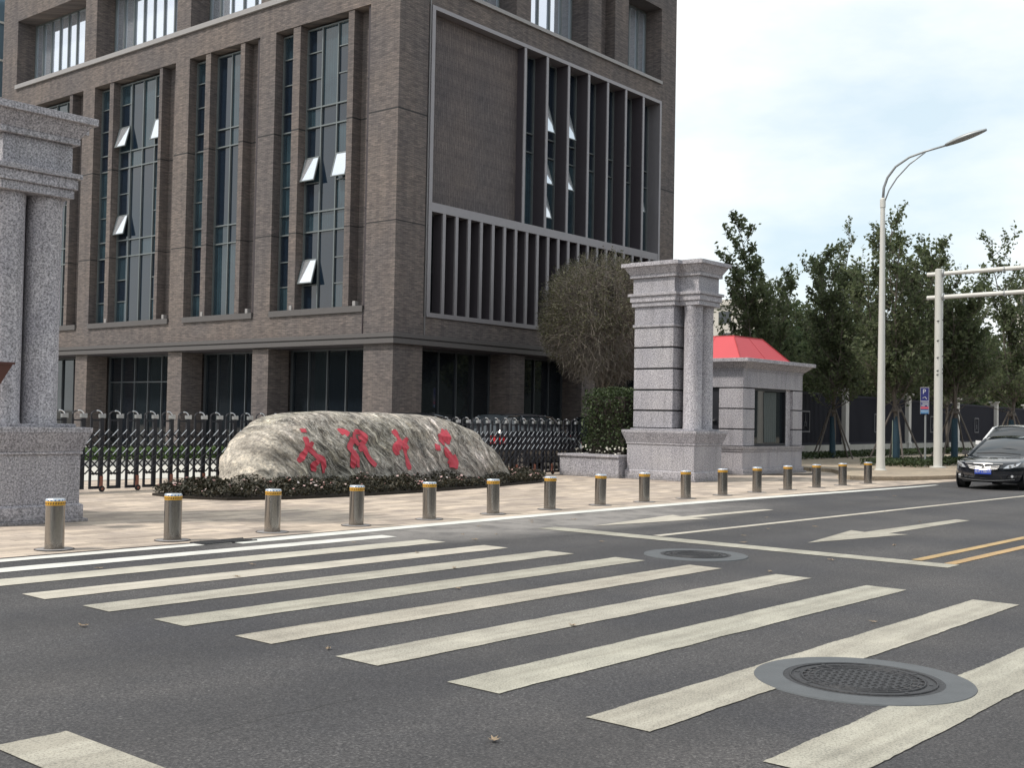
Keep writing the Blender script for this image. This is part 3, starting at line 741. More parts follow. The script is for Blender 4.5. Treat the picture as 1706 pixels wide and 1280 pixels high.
# ------------------------------------------------------------------ gate pillars
def gate_pillar(loc, mir, label, zs=1.0, dx=0.):
    t = thing('gate_pillar', label, 'gate pillar', loc, 0, 'granite gate pillars')
    sx = -1 if mir else 1
    def fl(mb):
        mb.v = [(sx * x, y, z) for x, y, z in mb.v]; return mb
    def out(r, o): return [(r[0] - o, r[2] - o), (r[1] + o, r[2] - o), (r[1] + o, r[3] + o), (r[0] - o, r[3] + o)]
    pd = (0, 1.5, 0, 2.3)
    mb = MB()
    mb.prism(out(pd, .10), 0, .05)
    mb.prism(out(pd, .045), .05, .255); mb.prism(out(pd, .045), .255, .285, out(pd, .0))
    mb.prism(out(pd, 0), .285, 1.03)
    mb.prism(out(pd, .025), 1.03, 1.07); mb.prism(out(pd, .015), 1.07, 1.36, out(pd, .12)); mb.prism(out(pd, .125), 1.36, 1.44)
    mb.prism(out((.06, 1.44, .06, 2.24), 0), 1.44, 1.49)
    bevel(fl(mb).obj('pedestal', M['granite'], t), .008)
    # rusticated shaft
    mb = MB(); cz = [1.49, 2.01, 2.61, 3.23, 3.85, 4.46]
    bx_ = (.15, 1.38, .84, 2.2)
    for a, b in zip(cz[:-1], cz[1:]): mb.prism(out(bx_, 0), a + .025, b - .025)
    mb.prism(out(bx_, 0), 4.53, 5.08 * zs); mb.prism(out(bx_, .04), 4.45, 4.53)
    bevel(fl(mb).obj('shaft', M['granite'], t), .012)
    fl(MB().prism(out(bx_, -.045), 1.49, 4.46)).obj('joint_core', M['granite_dark'], t)
    for cx in (.60, 1.19):
        mb = MB().lathe([(.275, 1.49), (.275, 1.52), (.268, 1.53), (.262, 4.9 * zs), (.268, 4.92 * zs), (.27, 5.08 * zs)], 40, (cx + dx, .45))
        fl(mb).obj('column', M['granite'], t, smooth=True, auto=True)
    def ent(o):
        xf0, xf1, xr0, xr1, yf, ym, yb = .34 + dx, 1.43 + dx, .12 + dx, 1.45 + dx, .12, .80, 2.24
        return [(xf0 - o, yf - o), (xf1 + o, yf - o), (xf1 + o, ym - o), (xr1 + o + .03, ym - o), (xr1 + o + .03, yb + o), (xr0 - o, yb + o), (xr0 - o, ym - o), (xf0 - o, ym - o)]
    mb = MB()
    for z0, z1, o0, o1 in ((5.08, 5.22, .03, .03), (5.22, 5.39, .07, .07), (5.39, 5.47, .12, .12), (5.47, 5.93, 0, 0), (5.93, 6.02, .08, .08), (6.02, 6.25, .07, .21), (6.25, 6.36, .27, .27)):
        mb.prism(ent(o0), z0 * zs, z1 * zs, ent(o1))
    mb.prism(ent(.1), 6.36 * zs, 6.4 * zs)
    bevel(fl(mb).obj('entablature', M['granite'], t), .007)
    return t
gate_pillar((28.05, 17.37, 0), False, 'grey granite gate pillar on the right, whole, beside the red-roofed gatehouse', .995)
gate_pillar((9.16, 16.62, 0), True, 'grey granite gate pillar cut by the left edge, behind the first bollard', .975, -.13)
# brown lantern on the left pillar
t = thing('wall_lantern', 'brown metal lantern end poking in at the left edge in front of the granite column', 'lantern', (7.66, 16.35, 0))
MB().prism([(-.3, -.2), (.2, -.2), (.2, .2), (-.3, .2)], 2.34, 2.37).obj('cap', M['brown_metal'], t)
MB().add([(-.28, -.17, 2.34), (.18, -.17, 2.34), (.18, .17, 2.34), (-.28, .17, 2.34), (-.05, -.05, 1.98), (.02, -.05, 1.98), (.02, .05, 1.98), (-.05, .05, 1.98)],
         [(0, 1, 5, 4), (1, 2, 6, 5), (2, 3, 7, 6), (3, 0, 4, 7), (4, 5, 6, 7), (3, 2, 1, 0)]).obj('body', M['brown_metal'], t)
MB().box(-.04, .0, 0, .5, 2.1, 2.16).obj('bracket', M['brown_metal'], t)

# ------------------------------------------------------------------ gatehouse
gh = thing('gatehouse', 'small granite gatehouse with a red hipped roof and one dark front window', 'gatehouse', (33.3, 18.8, 0))
W_, D_ = 4.15, 3.3
o_ = lambda o, r=(0, W_, 0, D_): [(r[0] - o, r[2] - o), (r[1] + o, r[2] - o), (r[1] + o, r[3] + o), (r[0] - o, r[3] + o)]
mb = MB()
mb.prism(o_(.12), 0, .07); mb.prism(o_(.05), .07, .2); mb.prism(o_(0), .2, .76); mb.prism(o_(.03), .76, .82); mb.prism(o_(.05), .82, .93, o_(.09))
bevel(mb.obj('base', M['granite'], gh), .008)
mb = MB()
def pier(x0, x1, y0, y1):
    zc = [.93, 1.49, 2.16, 2.84]
    for a, b in zip(zc[:-1], zc[1:]): mb.box(x0, x1, y0, y1, a + .02, b - .02)
for q_ in ((.0, .76, 0, .9), (3.45, W_, 0, .9), (0, .76, D_ - .8, D_), (3.45, W_, D_ - .8, D_)):
    mb = MB(); pier(*q_); bevel(mb.obj('corner_pier', M['granite'], gh), .01)
for q_ in ((.05, .7, .05, .85), (3.5, W_ - .05, .05, .85), (.05, .7, D_ - .75, D_ - .05), (3.5, W_ - .05, D_ - .75, D_ - .05)): MB().box(*q_, .93, 2.84).obj('joint_core', M['granite_dark'], gh)
mb = MB()
mb.box(0, W_, 0, D_, 2.86, 3.42)
mb.box(3.12, 3.45, .10, .4, .93, 2.86)
bevel(mb.obj('wall', M['granite'], gh), .006)
mb = MB()
mb.prism(o_(.03), 3.42, 3.48); mb.prism(o_(.05), 3.48, 3.68, o_(.28)); mb.prism(o_(.34), 3.68, 3.80)
bevel(mb.obj('cornice', M['granite'], gh), .008)
mb = MB().box(.76, .82, .1, .3, .95, 2.86).box(3.06, 3.12, .1, .3, .95, 2.86).box(.82, 3.06, .1, .3, .95, 1.02).box(.82, 3.06, .1, .3, 2.78, 2.86)
w = mb.obj('window', M['gate_black'], gh)
MB().box(.8, 3.08, .2, .215, 1., 2.8).obj('pane', M['glass_low'], w)
cu_ = MB()
for k in range(12):
    x0 = 1.75 + k * .07; cu_.add([(x0, .19 - .02 * (k % 2), 1.05), (x0 + .07, .19 - .02 * ((k + 1) % 2), 1.05), (x0 + .07 - .05 * (11 - k) / 11, .19 - .02 * ((k + 1) % 2), 2.75), (x0 - .05 * (11 - k) / 11, .19 - .02 * (k % 2), 2.75)], [(0, 1, 2, 3)])
cu_.obj('curtain', plain('grey-green curtain', (.07, .085, .085), .8), w)
d = MB().box(.1, .16, .9, D_ - .8, .2, 2.84).obj('door', M['gate_black'], gh)
MB().box(.0, .1, 1.05, 1.2, 1.75, 1.79).obj('handle', M['gate_silver'], d)
MB().box(3.9, 3.96, .9, D_ - .8, .93, 2.84).box(.76, 3.45, D_ - .2, D_ - .1, .93, 2.84).obj('rear_pane', M['glass_low'], gh)
b0 = (.28, 3.87, .28, 3.02); t0_ = (1.0, 2.95, .95, 2.35)
rf = MB().prism(o_(0, b0), 3.80, 4.62, o_(0, t0_)).obj('roof', M['roof_red'], gh)
sm_ = MB()
def lerp(a, b, f): return tuple(a[i] + (b[i] - a[i]) * f for i in range(3))
cb = [(b0[0], b0[2], 3.81), (b0[1], b0[2], 3.81), (b0[1], b0[3], 3.81), (b0[0], b0[3], 3.81)]; ct = [(t0_[0], t0_[2], 4.63), (t0_[1], t0_[2], 4.63), (t0_[1], t0_[3], 4.63), (t0_[0], t0_[3], 4.63)]
for i in range(4):
    j = (i + 1) % 4
    sm_.tube([cb[i], ct[i]], .018, 6)
    sm_.tube([ct[i], ct[j]], .015, 6)
    for f in (.5,): sm_.tube([lerp(cb[i], cb[j], f), lerp(ct[i], ct[j], f)], .005, 5)
sm_.obj('roof_seam', M['roof_seam'], rf)
MB().tube([(.6, -.3, .02), (2.2, -1.0, .02), (3.2, -1.1, .02)], .02, 6).obj('cable', M['rubber'], gh)

# ------------------------------------------------------------------ retractable gate
UN = .42
gt = thing('retractable_gate', 'black folding gate of linked lattice frames across the gateway behind the carved rock', 'gate', (10.9, 22.45, 0))
units = 44
fr_m = MB()
fr_m.box(-.01, .035, -.02, .02, .06, 1.55); fr_m.box(.205, .29, -.03, .03, .06, 1.55); fr_m.box(.035, .215, -.02, .02, .06, .12)
fr_m.box(.035, .215, -.015, .015, 1.49, 1.52)
# scalloped skirt above the foot opening
fr_m.box(.05, .2, -.02, .02, .36, .40); fr_m.tube([(.05, 0, .385), (.085, 0, .36), (.125, 0, .40), (.165, 0, .36), (.2, 0, .385)], .015, 5)
f0 = fr_m.obj('frame', M['gate_black'], gt)
arc = [(.0 + .255 * (1 - math.cos(a)) / 2, 0, 1.60 + .10 * math.sin(a)) for a in [math.pi * k / 10 for k in range(0, 11)]]
a0 = MB().tube([(.015, 0, 1.54)] + arc[1:], .016, 7).obj('arch', M['gate_black'], f0)
a1 = MB().tube([(p[0], p[1] - .006, p[2] + .006) for p in arc[5:]], .016, 7).obj('arch_cover', M['gate_silver'], f0)
c0 = MB().box(.19, .3, -.04, .04, 1.555, 1.635).box(.305, .33, -.02, .02, 1.55, 1.645).obj('connector', M['gate_silver'], f0)
lt = MB(); lt2 = MB(); lts = MB()
for k in range(-2, 6):
    z0 = .30 + k * .2075
    def clip(x0, z0_, x1, z1_, lo=.38, hi=1.33):
        if z0_ > z1_: x0, z0_, x1, z1_ = x1, z1_, x0, z0_
        if z1_ < lo or z0_ > hi: return None
        if z0_ < lo: x0 += (x1 - x0) * (lo - z0_) / (z1_ - z0_); z0_ = lo
        if z1_ > hi: x1 = x0 + (x1 - x0) * (hi - z0_) / (z1_ - z0_); z1_ = hi
        return x0, z0_, x1, z1_
    c = clip(-.0, z0, .415, z0 + .415)
    if c and c[3] - c[1] > .02:
        lt.tube([(c[0], -.045, c[1]), (c[2], -.045, c[3])], .016, 5)
        for u0, u1 in ((.05, .20), (.29, .40)):
            e = clip(u0, z0 + u0, u1, z0 + u1, .78, 1.31)
            if e and e[3] - e[1] > .02: lts.tube([(e[0], -.060, e[1]), (e[2], -.060, e[3])], .0085, 4)
    c = clip(0, z0 + .415, .415, z0)
    if c and c[3] - c[1] > .02: lt2.tube([(c[0], .04, c[1]), (c[2], .04, c[3])], .016, 5)
l0 = lt.obj('lattice', M['gate_black'], gt); lts.obj('highlight_strip', M['gate_silver'], l0); l1 = lt2.obj('cross_brace', M['gate_black'], gt)  # silver strips stand in for highlights on the glossy black bars
wh = MB(); wh.tube([(.245, -.06, .065), (.245, -.1, .065)], .062, 14)
w0 = wh.obj('wheel', M['rubber'], gt)
wb = MB().box(.215, .275, -.07, -.035, .06, .33).obj('bracket', M['redbrown'], w0)
MB().tube([(.245, -.098, .065), (.245, -.106, .065)], .03, 10).obj('hub', M['redbrown'], w0)
for i in range(1, units):
    for o in (f0, l0, l1) + ((w0,) if i % 2 == 0 else ()):
        c = copy_tree(o, gt); c.location = (i * UN, 0, 0)
w0.location.x = 0

# ------------------------------------------------------------------ carved rock
stone_out = [(-4.05, .0), (-4.02, .42), (-3.82, .72), (-3.45, 1.05), (-3.05, 1.38), (-2.62, 1.62), (-2.15, 1.73), (-1.6, 1.77), (-.63, 1.78), (1.31, 1.77), (2.25, 1.70), (3.25, 1.36), (3.96, .84), (4.45, .4), (4.62, .0)]
def sh(x):
    for (a, ha), (b, hb) in zip(stone_out[:-1], stone_out[1:]):
        if a <= x <= b:
            f = (x - a) / (b - a); return ha + (hb - ha) * f
    return 0.
def shs(x): return sum(sh(x + d) for d in (-.16, -.08, 0, .08, .16)) / 5
def st_T(x): s = min(1, abs(x) / (4.62 if x > 0 else 4.05)); return 1.02 * max(0., 1 - s ** 6) ** .5
def st_n(x, z, side):
    return .05 * (1 - abs(noise.noise((x * 1.3 + z * 1.1, z * 1.5 - x * .9, 9 + side))) * 4) * .6 + .10 * noise.noise((x * .8, z * 1.2, side * 3)) + .045 * noise.noise((x * 1.8 + z * 1.6, z * 2.6 - x * 1.4, side * 7)) + .02 * noise.noise((x * 6, z * 6, side)) + .028 * (.5 - abs(noise.noise(((x + z) * 4.5, (x - z) * 1.1, side * 5))) * 2)
def st_front(x, z):
    h = max(.02, shs(x)); q = min(1, max(0, z / h)) ** (1 / .42)
    c = math.sqrt(max(0., 1 - q * q)); return -st_T(x) * c ** .5 - st_n(x, z, 1) * min(1, 3 * c) + .24 * z
ST = (18.5, 20.25, 0)
mb = MB(); NX, NP = 420, 120
grid = []
for i in range(NX + 1):
    x = -4.05 + 8.67 * i / NX; h = max(.02, shs(x)); row = []
    for j in range(NP + 1):
        ph = math.pi * j / NP; s_, c_ = math.sin(ph), math.cos(ph)
        z = h * (abs(s_) ** .42); y = -st_T(x) * math.copysign(abs(c_) ** .5, c_)
        side = 1 if c_ >= 0 else -1
        y += -side * st_n(x, z, 1 if side > 0 else 2) * min(1, 3 * abs(c_)) + .24 * z
        zz = z + .03 * noise.noise((x * 2.1, y * 2.1, 1.)) * (z / h if h > .3 else 0)
        row.append((x, y, zz if z > .01 else -.05))
    grid.append(row)
for row in grid: mb.v += row
k = NP + 1
mb.f = [(i * k + j, (i + 1) * k + j, (i + 1) * k + j + 1, i * k + j + 1) for i in range(NX) for j in range(NP)]
rk = mb.obj('landscape_rock', M['rock'], None, smooth=True, loc=ST)
rk.location = ST
tag(rk, 'long low boulder of banded grey-brown rock with red carved characters, in a flower bed', 'boulder')
strokes = [([(-2.56, 1.4), (-2.56, 1.322)], 0.123), ([(-2.578, 1.226), (-2.574, 1.094), (-2.593, 0.974), (-2.666, 0.879), (-2.754, 0.773), (-2.835, 0.702)], 0.111), ([(-2.548, 0.998), (-2.452, 0.901), (-2.364, 0.803), (-2.278, 0.766), (-2.213, 0.692), (-2.221, 0.45)], 0.136), ([(-2.323, 0.73), (-2.46, 0.636), (-2.551, 0.59)], 0.125), ([(-2.443, 1.118), (-2.517, 0.986)], 0.093), ([(-2.534, 0.56), (-2.418, 0.515)], 0.092), ([(-1.528, 1.325), (-1.414, 1.35), (-1.33, 1.27)], 0.128), ([(-1.219, 1.176), (-1.323, 1.064), (-1.451, 0.916)], 0.167), ([(-1.132, 1.326), (-1.178, 1.201), (-1.073, 1.038)], 0.111), ([(-1.115, 1.339), (-0.964, 1.327), (-0.859, 1.239), (-0.924, 1.113), (-1.039, 1.038)], 0.131), ([(-1.27, 0.939), (-1.332, 0.79), (-1.39, 0.542)], 0.167), ([(-1.215, 0.864), (-1.242, 0.552)], 0.093), ([(-1.103, 0.938), (-0.954, 0.987), (-0.916, 0.86), (-0.827, 0.708), (-0.703, 0.579)], 0.131), ([(-1.061, 1.201), (-0.943, 1.201)], 0.101), ([(0.089, 1.382), (0.147, 1.239), (0.207, 1.031)], 0.144), ([(0.216, 1.031), (0.253, 0.848), (0.26, 0.47)], 0.134), ([(0.205, 1.122), (0.045, 1.051), (-0.042, 0.967), (-0.005, 0.812)], 0.16), ([(0.244, 1.017), (0.402, 1.2)], 0.102), ([(0.245, 0.978), (0.38, 1.036)], 0.142), ([(-0.006, 0.98), (0.118, 1.018)], 0.158), ([(1.841, 1.376), (1.706, 1.267), (1.532, 1.199)], 0.159), ([(1.841, 1.376), (1.888, 1.24), (1.751, 1.076)], 0.151), ([(1.523, 1.186), (1.673, 1.05)], 0.136), ([(1.65, 1.172), (1.826, 1.212)], 0.118), ([(1.287, 0.998), (1.443, 0.956)], 0.154), ([(1.597, 0.969), (1.66, 0.833), (1.762, 0.696), (1.687, 0.561)], 0.172), ([(1.838, 0.79), (1.903, 0.612), (1.767, 0.519)], 0.151), ([(1.668, 0.562), (1.906, 0.51)], 0.118)]
def smooth_line(p, n=14):
    out = []
    P_ = [p[0]] + p + [p[-1]]
    for i in range(1, len(P_) - 2):
        for k in range(n):
            t_ = k / n; q = []
            for d_ in (0, 1):
                a, b, c, d2 = P_[i - 1][d_], P_[i][d_], P_[i + 1][d_], P_[i + 2][d_]
                q.append(.5 * (2 * b + (c - a) * t_ + (2 * a - 5 * b + 4 * c - d2) * t_ ** 2 + (3 * b - a - 3 * c + d2) * t_ ** 3))
            out.append(tuple(q))
    out.append(p[-1]); return out
groups_ = [strokes[:6], strokes[6:14], strokes[14:20], strokes[20:]]
for gi, g_ in enumerate(groups_):
    mb = MB()
    for si, (p, w_) in enumerate(g_):
        ln = smooth_line(p); n = len(ln); lift = .016 + .0025 * si; CR = 6
        # drop the strokes to the rock surface, swelling and tapering like a brush
        base = len(mb.v)
        L_ = []
        for i, (x, z) in enumerate(ln):
            a = ln[max(0, i - 1)]; b = ln[min(n - 1, i + 1)]; dx, dz = b[0] - a[0], b[1] - a[1]; d = math.hypot(dx, dz) or 1
            px_, pz_ = -dz / d, dx / d
            f = i / (n - 1); ww = w_ * .5 * (min(1, .66 + 3.2 * min(f, 1 - f))) * (1 + .12 * math.sin(9 * f + si))
            for c in range(CR + 1):
                s_ = (c / CR * 2 - 1) * ww
                X, Z = x + px_ * s_, z + pz_ * s_
                mb.v.append((X, st_front(X, Z) - lift, Z))
        for i in range(n - 1):
            for c in range(CR): mb.f.append((base + i * (CR + 1) + c, base + i * (CR + 1) + c + 1, base + (i + 1) * (CR + 1) + c + 1, base + (i + 1) * (CR + 1) + c))
    me_o = mb.obj('carved_character', M['red'], rk)
    sd = me_o.modifiers.new('thick', 'SOLIDIFY'); sd.thickness = .006

# ------------------------------------------------------------------ flower bed round the rock
bed_poly = [(13.1, 20.9), (13.0, 19.9), (13.5, 18.9), (14.6, 18.45), (16.5, 18.35), (18.6, 18.5), (21.5, 19.0), (24.0, 19.6), (25.1, 20.3), (24.6, 21.2), (22, 21.7), (16, 21.7)]
def inpoly(P, poly):
    x, y = P[:, 0], P[:, 1]; ins = np.zeros(len(P), bool); n = len(poly); j = n - 1
    for i in range(n):
        xi, yi = poly[i]; xj, yj = poly[j]
        c = ((yi > y) != (yj > y)) & (x < (xj - xi) * (y - yi) / (yj - yi + 1e-9) + xi); ins ^= c; j = i
    return ins
def edge_dist(P, poly):
    d = np.full(len(P), 1e9); n = len(poly)
    for i in range(n):
        a = np.array(poly[i]); b = np.array(poly[(i + 1) % n]); ab = b - a
        t_ = np.clip(((P[:, :2] - a) @ ab) / (ab @ ab), 0, 1)[:, None]; d = np.minimum(d, np.linalg.norm(P[:, :2] - a - t_ * ab, axis=1))
    return d
P = np.column_stack([nr.uniform(12.9, 25.3, 120000), nr.uniform(18.2, 21.8, 120000), np.zeros(120000)])
P = P[inpoly(P, bed_poly)]
dd = edge_dist(P, bed_poly)
loc_h = .17 + .17 * np.minimum(1, dd / .6)
lump = np.array([noise.noise((p[0] * 2.2, p[1] * 2.2, 3.)) for p in P])
loc_h = loc_h * (1 + .55 * lump)
inside_rock = (np.abs(P[:, 0] - 18.5) < 4.2) & (np.abs(P[:, 1] - 20.3) < .55)
keep = ~inside_rock & (nr.rand(len(P)) < .62)
P = P[keep]; loc_h = loc_h[keep]
P[:, 2] = loc_h * (nr.rand(len(P)) ** .45) + .02
fb = quads('ground_cover', leaves(P, .062, .6, .5), M['leaf_bed'])
tag(fb, 'dark reddish-green bedding plants round the foot of the carved rock', 'flower bed', None, 'stuff')
top = P[(P[:, 2] > loc_h * .8) & (nr.rand(len(P)) < .018)]
V = leaves(top + np.array([0, 0, .03]), .065, .9, 1.2)
fl2 = quads('blossoms', V, M['petal']); tag(fl2, 'small pink and white blossoms dotted over the bedding plants', 'flowers', None, 'stuff')
mb = MB().prism(bed_poly, 0.002, .05); tag(mb.obj('bed_soil', M['soil']), kind='structure')

# ------------------------------------------------------------------ bollards
def bollard_mesh():
    t = thing('bollard', '', 'bollard', (0, 0, 0), 0, 'stainless steel rising bollards along the forecourt edge')
    MB().lathe([(.114, 0), (.114, .535)], 32).obj('body', M['steel'], t, smooth=True, auto=True)
    b = MB().lathe([(.1155, .535), (.1165, .54), (.1165, .582), (.1155, .587)], 32, cap=False).obj('reflective_band', M['amber'], t, smooth=True)
    mb = MB()
    for k in range(24):
        a = k * 2 * math.pi / 24; a2 = a + .13
        q = [(math.cos(a) * .1175, math.sin(a) * .1175, .548), (math.cos(a2) * .1175, math.sin(a2) * .1175, .548), (math.cos(a2 + .06) * .1175, math.sin(a2 + .06) * .1175, .572), (math.cos(a + .06) * .1175, math.sin(a + .06) * .1175, .572)]
        mb.add(q, [(0, 1, 2, 3)])
    mb.obj('band_print', M['band_dark'], b)
    cap = MB().lathe([(.114, .587), (.114, .606), (.106, .616), (.001, .618)], 32).obj('cap', M['steel_rim'], t, smooth=True, auto=True)
    mw = MB(); mbb = MB()
    for k in range(16):
        a = k * 2 * math.pi / 16
        for m_, s_ in ((mw, 0), (mbb, .2)):
            a_ = a + s_; m_.add([(math.cos(a_) * .1155, math.sin(a_) * .1155, .591), (math.cos(a_ + .17) * .1155, math.sin(a_ + .17) * .1155, .591), (math.cos(a_ + .17) * .1155, math.sin(a_ + .17) * .1155, .604), (math.cos(a_) * .1155, math.sin(a_) * .1155, .604)], [(0, 1, 2, 3)])
    mw.obj('reflector', M['lens_white'], cap); mbb.obj('reflector', M['lens_blue'], cap)
    fl_ = MB().lathe([(.125, .001), (.125, .008), (.21, .006), (.22, .002)], 40, cap=False).obj('floor_ring', M['sill'], t)
    MB().lathe([(.22, .004), (.228, .007), (.236, .004)], 40, cap=False).obj('ring_joint', M['granite_dark'], fl_)
    return t
bpos = [(7.1, 13.44), (8.74, 13.43), (10.42, 13.49), (12.05, 13.52), (13.71, 13.58), (15.37, 13.64), (17.03, 13.69), (18.71, 13.75), (20.25, 13.74), (21.95, 13.79), (23.7, 13.89), (25.45, 13.96), (27.2, 14.04), (28.9, 14.07), (30.62, 14.12), (32.35, 14.14)]
blab = ['nearest steel bollard, standing in front of the left granite pillar', 'second steel bollard, in front of the gate where the flower bed begins', 'third steel bollard, in front of the left end of the carved rock', 'fourth steel bollard, below the second red character', 'fifth steel bollard, below the gap between the third and fourth characters', 'sixth steel bollard, in front of the right end of the carved rock', 'seventh steel bollard, where the flower bed ends', 'eighth steel bollard, in front of the low granite planter', 'ninth steel bollard, before the left edge of the right granite pillar', 'tenth steel bollard, in front of the right pillar\'s corner', 'eleventh steel bollard, between the right pillar and the gatehouse', 'twelfth steel bollard, before the gatehouse corner', 'thirteenth steel bollard, below the gatehouse window', 'fourteenth steel bollard, just right of the gatehouse', 'fifteenth steel bollard, next to last on the right', 'last and farthest steel bollard, beside the white street lamp']
proto = bollard_mesh()
for i, (x, y) in enumerate(bpos):
    o = proto if i == 0 else copy_tree(proto)
    o.location = (x, y, .004); o.rotation_euler = (R(rnd.uniform(-.7, .7)), R(rnd.uniform(-.7, .7)), i * 1.7); o['label'] = blab[i]

# ------------------------------------------------------------------ planter, hedge, clipped ball tree
pl = MB().box(27.75, 32.4, 19.75, 21.95, 0, .60).box(27.70, 32.45, 19.72, 22.0, .60, .67)
tag(bevel(pl.obj('planter_wall', M['granite']), .01), 'low grey granite planter wall joining the right pillar to the folding gate', 'planter')
hd = thing('clipped_hedge', 'dark green clipped hedge in the granite planter, with white flowers at its foot', 'hedge', (28.25, 19.85, .62))
n_ = 26000
P = nr.rand(n_, 3) * np.array([3.6, 1.95, 2.12]); q = (P / np.array([3.6, 1.95, 2.12]) * 2 - 1)
rr = (np.abs(q) ** 6).sum(1) ** (1 / 6)
P = P[(rr < 1.0) & (rr > .78)]
hx = np.array([noise.noise(tuple(p * 2.2)) for p in P]); P += (hx[:, None]) * .10 * np.array([1, 1, .6])
quads('foliage', leaves(P, .085, .6, .3), M['leaf_hedge'], hd)
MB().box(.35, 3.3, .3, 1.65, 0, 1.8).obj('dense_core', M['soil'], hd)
wf = np.column_stack([nr.uniform(-.18, .06, 46), nr.uniform(0, 1.9, 46), nr.uniform(.05, .32, 46)])
wf = np.vstack([wf, np.column_stack([nr.uniform(0, 2, 20), nr.uniform(-.1, .0, 20), nr.uniform(.05, .3, 20)])])
quads('blossom', leaves(wf, .075, .9, .6), M['petal_white'], hd)

def branch_mesh(mb, segs, k=5):
    for pts, rs in segs: mb.tube(pts, rs, k, cap=False)

BT = (34.0, 25.0, 0)
bt = thing('ball_tree', 'large round-clipped tree of bare pale twigs and small olive leaves, behind the hedge', 'tree', BT)
mb = MB(); cen = Vector((0, 0, 5.35)); rad = Vector((2.42, 2.42, 2.55))
mb.tube([(0, 0, 0), (.03, 0, 1.2), (0, .03, 2.3), (.02, 0, 3.1)], [.2, .16, .15, .13], 10)
mb.obj('trunk', M['bark'], bt, smooth=True)
tw = MB(); leafp = []
def twig(p0, p1, r0, r1, bend=.12):
    p0 = Vector(p0); p1 = Vector(p1); L_ = (p1 - p0).length
    m = (p0 + p1) / 2 + Vector((rnd.gauss(0, 1), rnd.gauss(0, 1), rnd.gauss(0, 1) - .3)) * L_ * bend
    tw.tube([p0, m, p1], [r0, (r0 + r1) / 2, r1], 3, cap=False); return m
for i in range(70):
    d = Vector((rnd.gauss(0, 1), rnd.gauss(0, 1), rnd.gauss(.1, .8))).normalized()
    st_ = Vector((0, 0, 2.4 + rnd.random() * .9))
    mid = cen + Vector((d.x * rad.x, d.y * rad.y, d.z * rad.z)) * .48
    twig(st_, mid, .045, .022, .08)
    for j in range(11):
        d2 = (d + Vector((rnd.gauss(0, 1), rnd.gauss(0, 1), rnd.gauss(0, 1))) * .36).normalized()
        e1 = cen + Vector((d2.x * rad.x, d2.y * rad.y, d2.z * rad.z)) * rnd.uniform(.68, .82)
        m = twig(mid, e1, .018, .009, .1)
        for k in range(8):
            d3 = (d2 + Vector((rnd.gauss(0, 1), rnd.gauss(0, 1), rnd.gauss(0, 1))) * .2).normalized()
            e2 = cen + Vector((d3.x * rad.x, d3.y * rad.y, d3.z * rad.z)) * rnd.uniform(.88, 1.03) * (1 + .09 * noise.noise(d3 * 2.2))
            m2 = twig(m.lerp(e1, rnd.random()), e2, .0085, .0045, .09)
            if e2.z > 3.6 or rnd.random() < .35:
                for q_ in range(5 if e2.z > 4.6 else 2): leafp.append(m2.lerp(e2, rnd.uniform(.35, 1.05)) + Vector((rnd.gauss(0, .05), rnd.gauss(0, .05), rnd.gauss(0, .05))))
tw.obj('twigs', M['twig'], bt)
quads('foliage', leaves([tuple(p) for p in leafp], .075, .5, .2), M['leaf_olive'], bt)

